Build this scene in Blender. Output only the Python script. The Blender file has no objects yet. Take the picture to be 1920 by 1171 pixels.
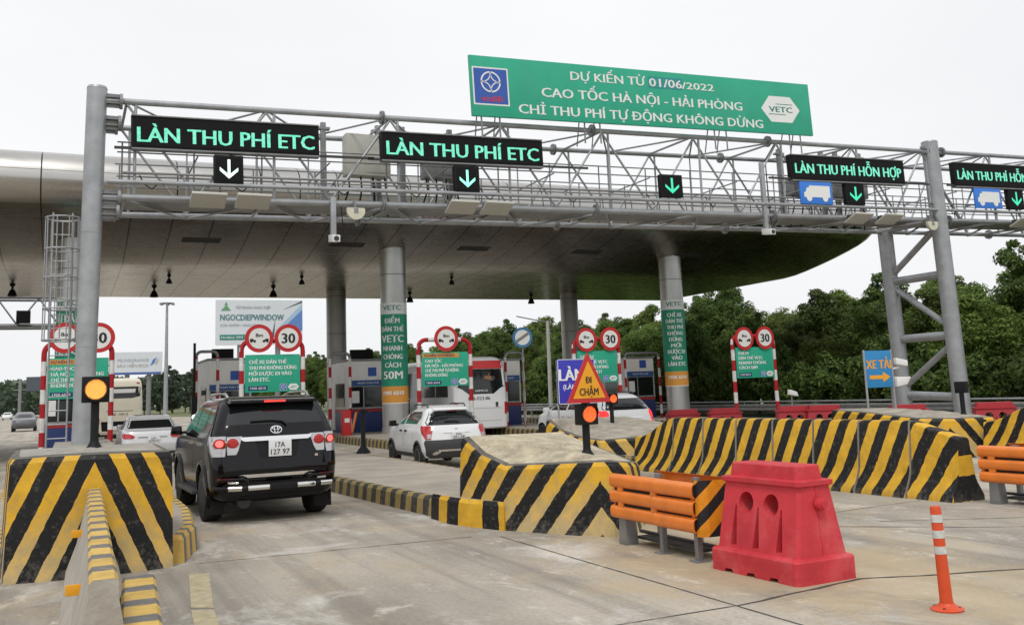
import bpy, bmesh, math, random
from mathutils import Vector, Matrix

S = bpy.context.scene
C = S.collection
RAD = math.radians
random.seed(7)

# ------------------------------------------------------------------ camera
H = 1.72
yaw, pitch, roll = RAD(25.05), RAD(8.43), RAD(-2.20)
fwd = Vector((math.sin(yaw) * math.cos(pitch), math.cos(yaw) * math.cos(pitch), math.sin(pitch)))
rgt0 = Vector((math.cos(yaw), -math.sin(yaw), 0))
up0 = rgt0.cross(fwd)
rgt = rgt0 * math.cos(roll) + up0 * math.sin(roll)
upv = -rgt0 * math.sin(roll) + up0 * math.cos(roll)
cd = bpy.data.cameras.new('camera')
cam = bpy.data.objects.new('camera', cd)
C.objects.link(cam)
m3 = Matrix((rgt, upv, -fwd)).transposed()
cam.matrix_world = Matrix.Translation((0, 0, H)) @ m3.to_4x4()
cd.sensor_width = 36.0
cd.lens = 36.0 * 1784.0 / 1920.0
cd.shift_y = -0.060
cd.clip_start = 0.05
cd.clip_end = 6000
S.camera = cam

# ------------------------------------------------------------------ overcast sky and weak sun
SUN_EL, SUN_AZ = RAD(58), RAD(-150)
W = bpy.data.worlds.new('World')
S.world = W
W.use_nodes = True
nt = W.node_tree
nt.nodes.clear()
out = nt.nodes.new('ShaderNodeOutputWorld')
bg = nt.nodes.new('ShaderNodeBackground')
sky = nt.nodes.new('ShaderNodeTexSky')
sky.sky_type = 'NISHITA'
sky.sun_disc = False
sky.sun_elevation = SUN_EL
sky.sun_rotation = SUN_AZ
sky.dust_density = 5.0
sky.air_density = 1.0
hs = nt.nodes.new('ShaderNodeHueSaturation')
hs.inputs['Saturation'].default_value = 0.15
tc = nt.nodes.new('ShaderNodeTexCoord')
mp = nt.nodes.new('ShaderNodeMapping')
mp.inputs['Scale'].default_value = (1.0, 1.0, 2.6)
nz = nt.nodes.new('ShaderNodeTexNoise')
nz.inputs['Scale'].default_value = 1.6
nz.inputs['Detail'].default_value = 4
cr = nt.nodes.new('ShaderNodeValToRGB')
cr.color_ramp.elements[0].color = (7.75, 7.85, 8.1, 1)
cr.color_ramp.elements[0].position = 0.3
cr.color_ramp.elements[1].color = (8.6, 8.65, 8.75, 1)
cr.color_ramp.elements[1].position = 0.7
mx = nt.nodes.new('ShaderNodeMixRGB')
mx.inputs[0].default_value = 0.9
L = nt.links.new
L(sky.outputs[0], hs.inputs['Color'])
L(tc.outputs['Generated'], mp.inputs[0])
L(mp.outputs[0], nz.inputs['Vector'])
L(nz.outputs['Fac'], cr.inputs[0])
L(hs.outputs[0], mx.inputs[1])
L(cr.outputs[0], mx.inputs[2])
L(mx.outputs[0], bg.inputs['Color'])
bg.inputs['Strength'].default_value = 0.12
L(bg.outputs[0], out.inputs['Surface'])

sd = bpy.data.lights.new('sun', 'SUN')
sd.energy = 1.3
sd.angle = RAD(14)
sd.color = (1.0, 0.97, 0.92)
sun = bpy.data.objects.new('sun', sd)
C.objects.link(sun)
_d = Vector((math.sin(SUN_AZ) * math.cos(SUN_EL), math.cos(SUN_AZ) * math.cos(SUN_EL), math.sin(SUN_EL)))
sun.rotation_euler = _d.to_track_quat('Z', 'Y').to_euler()

S.view_settings.view_transform = 'Standard'
S.view_settings.look = 'None'
S.view_settings.exposure = 0.0
S.view_settings.gamma = 1.0
S.cycles.max_bounces = 8
S.cycles.diffuse_bounces = 3
S.cycles.glossy_bounces = 4
S.cycles.use_denoising = True

# ------------------------------------------------------------------ materials
def nodes(name):
    m = bpy.data.materials.new(name)
    m.use_nodes = True
    t = m.node_tree
    b = t.nodes['Principled BSDF']
    return m, t, b

def setin(b, k, v):
    if k in b.inputs:
        b.inputs[k].default_value = v

def rgba(c):
    return (c[0], c[1], c[2], 1.0)

_mats = {}
def pm(name, col, rough=0.5, metal=0.0, var=0.12, scale=6.0, bump=0.0, coat=0.0, dirt=0.0, dirtcol=(0.12, 0.10, 0.08), spec=None):
    """plain painted / cast material with uneven tone, optional grime and bump"""
    if name in _mats:
        return _mats[name]
    m, t, b = nodes(name)
    n = t.nodes
    co = n.new('ShaderNodeTexCoord')
    no = n.new('ShaderNodeTexNoise')
    no.inputs['Scale'].default_value = scale
    no.inputs['Detail'].default_value = 5
    no.inputs['Roughness'].default_value = 0.6
    t.links.new(co.outputs['Object'], no.inputs['Vector'])
    mr = n.new('ShaderNodeMapRange')
    mr.inputs[1].default_value = 0.25
    mr.inputs[2].default_value = 0.75
    mr.inputs[3].default_value = 1 - var
    mr.inputs[4].default_value = 1 + var
    t.links.new(no.outputs['Fac'], mr.inputs[0])
    mu = n.new('ShaderNodeMixRGB')
    mu.blend_type = 'MULTIPLY'
    mu.inputs[0].default_value = 1
    mu.inputs[1].default_value = rgba(col)
    t.links.new(mr.outputs[0], mu.inputs[2])
    last = mu.outputs[0]
    if dirt > 0:
        n2 = n.new('ShaderNodeTexNoise')
        n2.inputs['Scale'].default_value = scale * 0.6
        n2.inputs['Detail'].default_value = 8
        n2.inputs['Roughness'].default_value = 0.7
        t.links.new(co.outputs['Object'], n2.inputs['Vector'])
        r2 = n.new('ShaderNodeMapRange')
        r2.inputs[1].default_value = 0.48
        r2.inputs[2].default_value = 0.72
        r2.inputs[3].default_value = 0
        r2.inputs[4].default_value = dirt
        t.links.new(n2.outputs['Fac'], r2.inputs[0])
        mx = n.new('ShaderNodeMixRGB')
        t.links.new(r2.outputs[0], mx.inputs[0])
        t.links.new(last, mx.inputs[1])
        mx.inputs[2].default_value = rgba(dirtcol)
        last = mx.outputs[0]
    t.links.new(last, b.inputs['Base Color'])
    setin(b, 'Roughness', rough)
    setin(b, 'Metallic', metal)
    if coat:
        setin(b, 'Coat Weight', coat)
        setin(b, 'Coat Roughness', 0.06)
    if spec is not None:
        setin(b, 'Specular IOR Level', spec)
    if bump > 0:
        bp = n.new('ShaderNodeBump')
        bp.inputs['Strength'].default_value = bump
        bp.inputs['Distance'].default_value = 0.02
        n3 = n.new('ShaderNodeTexNoise')
        n3.inputs['Scale'].default_value = scale * 6
        n3.inputs['Detail'].default_value = 6
        t.links.new(co.outputs['Object'], n3.inputs['Vector'])
        t.links.new(n3.outputs['Fac'], bp.inputs['Height'])
        t.links.new(bp.outputs[0], b.inputs['Normal'])
    _mats[name] = m
    return m

def em(name, col, strength=1.0, base=None):
    if name in _mats:
        return _mats[name]
    m, t, b = nodes(name)
    setin(b, 'Base Color', rgba(base or col))
    setin(b, 'Emission Color', rgba(col))
    setin(b, 'Emission Strength', strength)
    setin(b, 'Roughness', 0.6)
    _mats[name] = m
    return m

def led_mat():
    m, t, b = nodes('green led')
    n = t.nodes
    co = n.new('ShaderNodeTexCoord'); wn = n.new('ShaderNodeTexVoronoi')
    wn.inputs['Scale'].default_value = 34
    t.links.new(co.outputs['Object'], wn.inputs['Vector'])
    cr_ = n.new('ShaderNodeValToRGB')
    cr_.color_ramp.elements[0].color = (0.10, 0.72, 0.42, 1); cr_.color_ramp.elements[1].color = (0.42, 0.94, 0.82, 1)
    e = cr_.color_ramp.elements.new(0.5); e.color = (0.20, 0.86, 0.60, 1)
    t.links.new(wn.outputs['Color'], cr_.inputs[0])
    t.links.new(cr_.outputs[0], b.inputs['Emission Color'])
    setin(b, 'Emission Strength', 0.98); setin(b, 'Base Color', (0.02, 0.1, 0.06, 1)); setin(b, 'Specular IOR Level', 0.1)
    return m

def math_node(t, op, a, b=None, c=None):
    n = t.nodes.new('ShaderNodeMath')
    n.operation = op
    for i, v in enumerate((a, b, c)):
        if v is None:
            continue
        if isinstance(v, (int, float)):
            n.inputs[i].default_value = v
        else:
            t.links.new(v, n.inputs[i])
    return n.outputs[0]

def stripe(name, c1, c2, period, duty=0.5, du=1.0, dv=0.0, chevron=False, off=0.0, uo=0.0, wear=0.35, wearcol=(0.33, 0.30, 0.25), rough=0.55, wobble=0.012, low=0.0, src='UV', fade=0.0):
    """hand-painted stripes; u runs along the piece, v up it (metres, from the UV map)"""
    if name in _mats:
        return _mats[name]
    m, t, b = nodes(name)
    n = t.nodes
    co = n.new('ShaderNodeTexCoord')
    sp = n.new('ShaderNodeSeparateXYZ')
    t.links.new(co.outputs[src], sp.inputs[0])
    u, v = sp.outputs[0], (sp.outputs[1] if src == 'UV' else sp.outputs[2])
    if uo:
        u = math_node(t, 'ADD', u, uo)
    if chevron:
        u = math_node(t, 'ABSOLUTE', u)
    val = math_node(t, 'ADD', math_node(t, 'MULTIPLY', u, du), math_node(t, 'MULTIPLY', v, dv))
    nw = n.new('ShaderNodeTexNoise')
    nw.inputs['Scale'].default_value = 9
    nw.inputs['Detail'].default_value = 3
    t.links.new(co.outputs['Object'], nw.inputs['Vector'])
    val = math_node(t, 'ADD', val, math_node(t, 'MULTIPLY', math_node(t, 'SUBTRACT', nw.outputs['Fac'], 0.5), wobble * 4))
    fr = math_node(t, 'FRACT', math_node(t, 'DIVIDE', math_node(t, 'ADD', val, off + 100 * period), period))
    sel = math_node(t, 'GREATER_THAN', fr, duty)
    # tone variation of the paint
    nv = n.new('ShaderNodeTexNoise')
    nv.inputs['Scale'].default_value = 5
    nv.inputs['Detail'].default_value = 8
    nv.inputs['Roughness'].default_value = 0.7
    t.links.new(co.outputs['Object'], nv.inputs['Vector'])
    mr = n.new('ShaderNodeMapRange')
    mr.inputs[1].default_value = 0.3
    mr.inputs[2].default_value = 0.7
    mr.inputs[3].default_value = 0.72
    mr.inputs[4].default_value = 1.15
    t.links.new(nv.outputs['Fac'], mr.inputs[0])
    mx = n.new('ShaderNodeMixRGB')
    t.links.new(sel, mx.inputs[0])
    mx.inputs[1].default_value = rgba(c1)
    if fade > 0:                             # paint scrubbed pale and chalky near the road
        fm = n.new('ShaderNodeMapRange')
        for k, q in enumerate((0.75, 0.05, 0.0, fade)): fm.inputs[k + 1].default_value = q
        t.links.new(math_node(t, 'ADD', v, math_node(t, 'MULTIPLY', math_node(t, 'SUBTRACT', nv.outputs['Fac'], 0.5), 1.6)), fm.inputs[0])
        fx = n.new('ShaderNodeMixRGB'); t.links.new(fm.outputs[0], fx.inputs[0])
        fx.inputs[1].default_value = rgba(c1); fx.inputs[2].default_value = (0.58, 0.48, 0.27, 1)
        t.links.new(fx.outputs[0], mx.inputs[1])
    mx.inputs[2].default_value = rgba(c2)
    mu = n.new('ShaderNodeMixRGB')
    mu.blend_type = 'MULTIPLY'
    mu.inputs[0].default_value = 1
    t.links.new(mx.outputs[0], mu.inputs[1])
    t.links.new(mr.outputs[0], mu.inputs[2])
    # worn patches showing the concrete, more of them low down
    ng = n.new('ShaderNodeTexNoise')
    ng.inputs['Scale'].default_value = 14
    ng.inputs['Detail'].default_value = 10
    ng.inputs['Roughness'].default_value = 0.75
    t.links.new(co.outputs['Object'], ng.inputs['Vector'])
    g = ng.outputs['Fac']
    if low > 0:
        lowm = n.new('ShaderNodeMapRange')
        lowm.inputs[1].default_value = 0.0
        lowm.inputs[2].default_value = low
        lowm.inputs[3].default_value = 0.12
        lowm.inputs[4].default_value = 0.0
        t.links.new(v, lowm.inputs[0])
        g = math_node(t, 'ADD', g, lowm.outputs[0])
    wr = n.new('ShaderNodeMapRange')
    wr.inputs[1].default_value = 0.54
    wr.inputs[2].default_value = 0.70
    wr.inputs[3].default_value = 0
    wr.inputs[4].default_value = wear
    t.links.new(g, wr.inputs[0])
    m2 = n.new('ShaderNodeMixRGB')
    t.links.new(wr.outputs[0], m2.inputs[0])
    t.links.new(mu.outputs[0], m2.inputs[1])
    m2.inputs[2].default_value = rgba(wearcol)
    t.links.new(m2.outputs[0], b.inputs['Base Color'])
    setin(b, 'Roughness', rough)
    setin(b, 'Specular IOR Level', 0.28)
    bp = n.new('ShaderNodeBump')
    bp.inputs['Strength'].default_value = 0.25
    bp.inputs['Distance'].default_value = 0.01
    t.links.new(ng.outputs['Fac'], bp.inputs['Height'])
    t.links.new(bp.outputs[0], b.inputs['Normal'])
    _mats[name] = m
    return m

YEL, BLK = (0.70, 0.40, 0.030), (0.012, 0.012, 0.013)
galv = pm('galvanised steel', (0.36, 0.375, 0.39), 0.46, 0.5, 0.18, 3.0, 0, 0, 0.3, (0.22, 0.215, 0.20))
galv_d = pm('weathered galvanised steel', (0.26, 0.265, 0.27), 0.52, 0.5, 0.2, 4.0, 0, 0, 0.35, (0.16, 0.14, 0.12))
darksteel = pm('dark steel', (0.05, 0.05, 0.052), 0.5, 0.3)
blackpl = pm('black plastic', (0.011, 0.011, 0.012), 0.5, spec=0.2)
rubber = pm('tyre rubber', (0.018, 0.018, 0.018), 0.85, 0, 0.2, 12)
white_p = pm('white paint', (0.78, 0.78, 0.76), 0.45, 0, 0.05)
red_p = pm('red sign paint', (0.52, 0.02, 0.022), 0.45, 0, 0.06)
green_p = pm('green sign sheet', (0.016, 0.38, 0.235), 0.5, 0, 0.09, 1.2, 0, 0, 0.18, (0.10, 0.36, 0.26))
green_b = pm('green banner', (0.012, 0.27, 0.16), 0.55, 0, 0.07, 1.2)
blue_p = pm('blue sign sheet', (0.03, 0.10, 0.42), 0.5, 0, 0.05)
navy_p = pm('navy panel', (0.012, 0.028, 0.13), 0.5, 0, 0.12)
royal_p = pm('royal blue sheet', (0.035, 0.035, 0.42), 0.5, 0, 0.05)
sky_p = pm('sky blue sheet', (0.02, 0.22, 0.50), 0.5, 0, 0.06)
truck_p = pm('bright blue sheet', (0.03, 0.19, 0.68), 0.45, 0, 0.04)
orange_b = pm('orange banner', (0.66, 0.30, 0.05), 0.55, 0, 0.06)
amber_p = pm('amber sheet', (0.80, 0.36, 0.01), 0.45, 0, 0.04)
text_w = pm('white lettering', (0.80, 0.81, 0.80), 0.5, 0, 0.03)
text_k = pm('black lettering', (0.015, 0.015, 0.016), 0.5, 0, 0.03)
text_o = pm('orange lettering', (0.75, 0.30, 0.02), 0.5, 0, 0.03)
text_g = pm('green lettering', (0.03, 0.22, 0.17), 0.5, 0, 0.03)
text_r = pm('red lettering', (0.55, 0.03, 0.05), 0.5, 0, 0.03)
grey_t = pm('grey lettering', (0.42, 0.43, 0.46), 0.5, 0, 0.03)
led_t = led_mat()
led_w = em('white green led', (0.75, 1.0, 0.93), 1.0)
led_d = em('dim green led', (0.05, 0.60, 0.36), 0.75)
led_h = pm('led housing', (0.014, 0.014, 0.015), 0.6, 0, 0.1, spec=0.15)
led_s = pm('led screen', (0.010, 0.010, 0.0105), 0.7, 0, 0.15, 30, spec=0.15)
amber_l = em('amber lamp', (1.0, 0.50, 0.10), 1.05)
orange_l = em('orange lamp', (1.0, 0.16, 0.03), 1.0)
brake_l = em('brake lamp', (1.0, 0.05, 0.04), 0.9)
lampw = em('white lamp', (0.95, 0.98, 1.0), 1.1)
beige_p = pm('beige enamel', (0.46, 0.455, 0.405), 0.5, 0, 0.06)
bluegrey = pm('pale grey panel', (0.80, 0.79, 0.755), 0.45, 0, 0.07, 2)
orange_r = pm('orange rail paint', (0.78, 0.205, 0.02), 0.42, 0, 0.10, 5, 0, 0.2, 0.25, (0.30, 0.10, 0.03))
orange_post = pm('orange plastic', (0.64, 0.07, 0.014), 0.45, 0, 0.10, 9, 0, 0, 0.2, (0.25, 0.05, 0.03))
redplast = pm('red plastic', (0.55, 0.042, 0.055), 0.55, 0, 0.22, 3, 0.2, 0, 0.65, (0.62, 0.17, 0.17), spec=0.25)
redplast_far = pm('dull red plastic', (0.36, 0.014, 0.022), 0.5, 0, 0.12, 4)
reflect_w = pm('reflective band', (0.62, 0.63, 0.60), 0.4, 0.2, 0.2, 30, 0, 0, 0.4, (0.35, 0.35, 0.33))
concrete = pm('grey concrete', (0.33, 0.31, 0.27), 0.85, 0, 0.18, 5, 0.5, 0, 0.5, (0.17, 0.15, 0.12))
mortar = pm('sand coloured mortar', (0.49, 0.43, 0.31), 0.9, 0, 0.32, 5, 1.0, 0, 0.85, (0.20, 0.175, 0.13))
rubble = pm('grey rubble', (0.36, 0.325, 0.265), 0.9, 0, 0.3, 4, 1.0, 0, 0.7, (0.17, 0.15, 0.12))
sooty = pm('sooty concrete rim', (0.115, 0.108, 0.095), 0.9, 0, 0.3, 6, 0.5, 0, 0.6, (0.30, 0.27, 0.22))
glass_k = pm('dark glass', (0.010, 0.012, 0.013), 0.06, 0, 0.05, 2, 0, 0.0, 0, spec=0.6)
glass_g = pm('green tinted glass', (0.016, 0.05, 0.042), 0.06, 0, 0.3, 3, 0, 0.0, 0, spec=0.6)
chrome = pm('chrome', (0.80, 0.81, 0.82), 0.12, 1.0, 0.04)
alloy = pm('painted alloy', (0.58, 0.59, 0.60), 0.35, 0.25, 0.05)
steel_b = pm('bright steel', (0.72, 0.72, 0.70), 0.22, 1.0, 0.05)
paint_k = pm('black car paint', (0.003, 0.003, 0.0045), 0.07, 0, 0.1, 2, 0, 0.0, spec=0.36)
paint_w = pm('white car paint', (0.74, 0.75, 0.76), 0.3, 0, 0.03, 2, 0, 0.6)
paint_s = pm('silver white car paint', (0.62, 0.63, 0.64), 0.3, 0.1, 0.04, 2, 0, 0.6)
paint_g = pm('grey car paint', (0.10, 0.105, 0.115), 0.3, 0.2, 0.04, 2, 0, 0.6)
paint_bus = pm('cream bus paint', (0.78, 0.73, 0.60), 0.4, 0, 0.06, 2, 0, 0.2)
clad = pm('charcoal cladding', (0.045, 0.046, 0.05), 0.6, 0, 0.1)
taillens = pm('red lens', (0.45, 0.012, 0.015), 0.15, 0, 0.08, 10, 0, 0.8)
pinklens = em('lit pale red lens', (0.95, 0.20, 0.17), 0.55, (0.75, 0.2, 0.18))
clearlens = pm('clear lens', (0.46, 0.46, 0.47), 0.15, 0.5, 0.10, 10, 0, 0.6)
plate_w = pm('number plate', (0.72, 0.73, 0.74), 0.4, 0, 0.03)
plate_y = pm('yellow number plate', (0.62, 0.42, 0.03), 0.4, 0, 0.03)
redwhite = stripe('red and white bands', (0.42, 0.015, 0.02), (0.72, 0.71, 0.69), 0.84, 0.5, 0, 1, wear=0.15, wobble=0.0)
jersey_m = stripe('jersey stripes', YEL, BLK, 0.41, 0.5, 1.0, 0.48, wear=0.34, low=0.18, wobble=0.010)
jend_m = stripe('jersey end bands', BLK, YEL, 0.62, 0.56, 0, 1, off=0.0, wear=0.2, low=0.2)
chev_m = stripe('chevron stripes', YEL, BLK, 0.71, 0.47, 2.15, 1.0, True, off=-0.12, wear=0.30, low=0.3, wobble=0.02, fade=0.75)
chev2_m = stripe('nose stripes', YEL, BLK, 0.60, 0.52, 1.22, 1.0, True, off=-0.03, uo=0.16, wear=0.34, low=0.3, wobble=0.018, fade=0.8)
kerb_m = stripe('kerb stripes', (0.33, 0.245, 0.085), (0.055, 0.052, 0.047), 0.45, 0.5, 1, 0, wear=0.85, wearcol=(0.30, 0.27, 0.22))
kerb2_m = stripe('fresh kerb stripes', YEL, BLK, 0.62, 0.5, 1, 0, wear=0.4)
med_m = stripe('median top stripes', (0.62, 0.41, 0.10), (0.15, 0.145, 0.14), 0.44, 0.62, 1, 0, wear=0.55, wearcol=(0.55, 0.42, 0.22))
panel_m = stripe('rail end stripes', (0.80, 0.30, 0.015), (0.02, 0.02, 0.022), 0.30, 0.55, 0.9, -1.0, wear=0.1, wobble=0)

# ------------------------------------------------------------------ mesh helpers
class MB:
    def __init__(self):
        self.v, self.f, self.mi, self.uv = [], [], [], []
        self.m = 0
        self.hold = False
        self.written = set()
        self.marks = []
    def mark(self):
        if not self.marks or self.marks[-1] != len(self.f): self.marks.append(len(self.f))
    def build_lines(self, name, other, mats, parent):
        """one object per written line or emblem"""
        cuts = [0] + [k for k in self.marks if 0 < k < len(self.f)] + [len(self.f)]
        if not isinstance(mats, (list, tuple)): mats = [mats]
        for a, b in zip(cuts[:-1], cuts[1:]):
            q = MB(); mp_ = {}
            used_m = sorted(set(self.mi[a:b])); 
            for fc, mi in zip(self.f[a:b], self.mi[a:b]):
                for i in fc:
                    if i not in mp_: mp_[i] = len(q.v); q.v.append(self.v[i])
                q.f.append(tuple(mp_[i] for i in fc)); q.mi.append(used_m.index(mi)); q.uv.append(None)
            q.build(name if a in self.written else other, [mats[i] for i in used_m], parent)
    def face(self, idx, uv=None):
        self.f.append(tuple(idx)); self.mi.append(self.m); self.uv.append(uv)
    def quad(self, a, b, c, d, uv=None):
        i = len(self.v); self.v += [a, b, c, d]; self.face((i, i + 1, i + 2, i + 3), uv)
    def hexa(self, p):
        """8 corners: bottom 4 counter-clockwise, top 4 above them"""
        i = len(self.v); self.v += [tuple(q) for q in p]
        for q in ((3, 2, 1, 0), (4, 5, 6, 7), (0, 1, 5, 4), (1, 2, 6, 5), (2, 3, 7, 6), (3, 0, 4, 7)):
            self.face([i + k for k in q])
        return self
    def box(self, x0, x1, y0, y1, z0, z1):
        return self.hexa([(x0, y0, z0), (x1, y0, z0), (x1, y1, z0), (x0, y1, z0), (x0, y0, z1), (x1, y0, z1), (x1, y1, z1), (x0, y1, z1)])
    def rings(self, rs, cap=True, closed=True, us=None, vs=None):
        """loft between rings of equal count; us / vs give metric uv"""
        i0 = len(self.v); n = len(rs[0])
        for r in rs: self.v += [tuple(q) for q in r]
        for k in range(len(rs) - 1):
            for j in range(n if closed else n - 1):
                j2 = (j + 1) % n
                a, b, c, d = i0 + k * n + j, i0 + k * n + j2, i0 + (k + 1) * n + j2, i0 + (k + 1) * n + j
                uv = None
                if us is not None:
                    uv = ((us[k], vs[j]), (us[k], vs[j + 1]), (us[k + 1], vs[j + 1]), (us[k + 1], vs[j]))
                self.face((a, b, c, d), uv)
        if cap and closed:
            self.face([i0 + j for j in range(n - 1, -1, -1)])
            self.face([i0 + (len(rs) - 1) * n + j for j in range(n)])
        return self
    def tube(self, p, q, r, n=12, r2=None):
        p, q = Vector(p), Vector(q)
        d = (q - p).normalized()
        a = d.orthogonal().normalized() if abs(d.z) > 0.99 else d.cross(Vector((0, 0, 1))).normalized()
        b = d.cross(a)
        r2 = r if r2 is None else r2
        ring = lambda c, rr: [c + a * (rr * math.cos(t)) + b * (rr * math.sin(t)) for t in [2 * math.pi * k / n for k in range(n)]]
        return self.rings([ring(p, r), ring(q, r2)])
    def path(self, pts, r, n=8):
        pts = [Vector(p) for p in pts]
        rs = []
        a = None
        for k, p in enumerate(pts):
            d = ((pts[min(k + 1, len(pts) - 1)] - pts[max(k - 1, 0)])).normalized()
            if a is None:
                a = d.orthogonal().normalized()
            a = (a - d * a.dot(d)).normalized()
            b = d.cross(a)
            rs.append([p + a * (r * math.cos(t)) + b * (r * math.sin(t)) for t in [2 * math.pi * j / n for j in range(n)]])
        return self.rings(rs)
    def lathe(self, prof, c=(0, 0, 0), n=20, ax=2):
        rs = []
        for r, h in prof:
            ring = []
            for k in range(n):
                t = 2 * math.pi * k / n
                p = [r * math.cos(t), r * math.sin(t), h]
                if ax == 0: p = [h, r * math.cos(t), r * math.sin(t)]
                if ax == 1: p = [r * math.sin(t), h, r * math.cos(t)]
                ring.append((p[0] + c[0], p[1] + c[1], p[2] + c[2]))
            rs.append(ring)
        return self.rings(rs)
    def prism(self, poly, d0, d1, f):
        """flat polygon (u, v) pushed from depth d0 to d1; f(u, v, d) -> point"""
        return self.rings([[f(u, v, d0) for u, v in poly], [f(u, v, d1) for u, v in poly]])
    def build(self, name, mats, parent=None, smooth=None, bevel=0.0, loc=None):
        me = bpy.data.meshes.new(name)
        me.from_pydata([tuple(p) for p in self.v], [], self.f)
        if any(u is not None for u in self.uv):
            ul = me.uv_layers.new(name='UVMap')
            li = 0
            for f, u in zip(self.f, self.uv):
                for k in range(len(f)):
                    if u is not None:
                        ul.data[li].uv = u[k]
                    li += 1
        me.polygons.foreach_set('material_index', self.mi)
        if not isinstance(mats, (list, tuple)):
            mats = [mats]
        for q in mats:
            me.materials.append(q)
        bm = bmesh.new(); bm.from_mesh(me)
        bmesh.ops.recalc_face_normals(bm, faces=bm.faces)
        if bevel > 0:
            bmesh.ops.remove_doubles(bm, verts=bm.verts, dist=1e-5)
            ed = [e for e in bm.edges if len(e.link_faces) == 2 and e.calc_face_angle(0) > 0.5]
            bmesh.ops.bevel(bm, geom=ed, offset=bevel, segments=2, affect='EDGES', profile=0.6, clamp_overlap=True)
        bm.to_mesh(me); bm.free()
        if smooth is None and bevel > 0:
            smooth = 40
        if smooth:
            me.polygons.foreach_set('use_smooth', [True] * len(me.polygons))
            me.set_sharp_from_angle(angle=RAD(smooth))
        me.update()
        o = bpy.data.objects.new(name, me)
        C.objects.link(o)
        if parent is not None:
            o.parent = parent
        if loc is not None:
            o.location = loc
        return o

def thing(name, label, cat, loc=(0, 0, 0), rot=(0, 0, 0), group=None):
    o = bpy.data.objects.new(name, None)
    C.objects.link(o)
    o.location = loc
    o.rotation_euler = rot
    o.empty_display_size = 0.2
    o['label'] = label
    o['category'] = cat
    if group:
        o['group'] = group
    return o

def tag(o, label, cat, group=None):
    o['label'] = label
    o['category'] = cat
    if group:
        o['group'] = group
    return o

def struct(o, kind='structure', label=None):
    o['kind'] = kind
    if label:
        o['label'] = label
    return o

def dup(root, loc=None, rz=None, label=None, scale=None):
    c = root.copy(); C.objects.link(c)
    def kids(src, dst):
        for ch in list(src.children):
            k = ch.copy(); C.objects.link(k); k.parent = dst
            kids(ch, k)
    kids(root, c)
    if loc is not None: c.location = loc
    if rz is not None: c.rotation_euler = (0, 0, rz)
    if label: c['label'] = label
    if scale is not None: c.scale = scale
    return c

# ---- lettering: real raised letters on a board that faces -Y (u right, v up, d towards the viewer)
_tx = {}
def glyphs(s, bold):
    k = (s, bold)
    if k not in _tx:
        cu = bpy.data.curves.new('lettering', 'FONT')
        cu.body = s.replace('\u0110', '\u00d0')       # same letter shape
        cu.size = 1.0
        cu.extrude = 0.5
        cu.offset = bold
        cu.resolution_u = 2
        o = bpy.data.objects.new('lettering', cu)
        C.objects.link(o)
        me = bpy.data.meshes.new_from_object(o)
        vs = [tuple(v.co) for v in me.vertices]
        fs = [tuple(p.vertices) for p in me.polygons]
        bpy.data.objects.remove(o)
        bpy.data.curves.remove(cu)
        bpy.data.meshes.remove(me)
        _tx[k] = (vs, fs)
    return _tx[k]
CAP = 0.727
def write(mb, s, u, v, h, f, w=None, align='C', mat=0, bold=0.02, th=0.006, _n=0):
    """s with cap height h, baseline v, anchored at u; w squeezes it to a width"""
    if bold > 0 and _n == 0:                 # heavier strokes: three strikes, each a hair in front of the last
        if not mb.hold:
            mb.mark(); mb.written.add(len(mb.f))
        dx = h * bold * 1.6
        for k, o in enumerate((-dx, dx, 0.0)):
            write(mb, s, u + o, v, h, (lambda a, b, c, k=k: f(a, b, c + 0.0007 * k)), w, align, mat, 0, th, 1)
        if not mb.hold: mb.mark()
        return
    vs, fs = glyphs(s, 0.0008)
    if not vs:
        return
    x0 = min(p[0] for p in vs); x1 = max(p[0] for p in vs)
    sc = h / CAP
    sx = sc if w is None else w / (x1 - x0)
    wid = (x1 - x0) * sx
    a = u - wid / 2 if align == 'C' else (u if align == 'L' else u - wid)
    i = len(mb.v)
    mb.v += [f(a + (p[0] - x0) * sx, v + p[1] * sc, th * (p[2] + 0.5)) for p in vs]
    for q in fs:
        mb.f.append(tuple(i + k for k in q)); mb.mi.append(mat); mb.uv.append(None)
def front(y):
    return lambda u, v, d: (u, y - d, v)
def hexlogo(mb, u, v, w, h, f, m_white, m_txt, d=0.004):
    mb.mark(); mb.hold = True
    mb.m = m_white
    k = w * 0.23
    mb.prism([(u - w / 2, v), (u - w / 2 + k, v - h / 2), (u + w / 2 - k, v - h / 2), (u + w / 2, v), (u + w / 2 - k, v + h / 2), (u - w / 2 + k, v + h / 2)], 0, d, f)
    g = lambda a, b, c: f(a, b, c + d)
    write(mb, 'VETC', u, v - h * 0.11, h * 0.22, g, w * 0.60, 'C', m_txt, 0.03, d)
    mb.m = m_txt
    for a0, a1, b in ((-0.12, 0.32, 0.20), (-0.32, 0.12, -0.20)):
        mb.prism([(u + a0 * w, v + b * h - h * 0.012), (u + a1 * w, v + b * h - h * 0.012), (u + a1 * w, v + b * h + h * 0.012), (u + a0 * w, v + b * h + h * 0.012)], d, 2 * d, f)
    mb.hold = False; mb.mark()
def ringpoly(mb, u, v, r0, r1, d0, d1, f, n=32):
    """flat ring"""
    o = [[], [], [], []]
    for k in range(n):
        t = 2 * math.pi * k / n
        c, s = math.cos(t), math.sin(t)
        o[0].append(f(u + r1 * c, v + r1 * s, d0)); o[1].append(f(u + r1 * c, v + r1 * s, d1))
        o[2].append(f(u + r0 * c, v + r0 * s, d1)); o[3].append(f(u + r0 * c, v + r0 * s, d0))
    mb.rings(o + [o[0]], cap=False)
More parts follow.
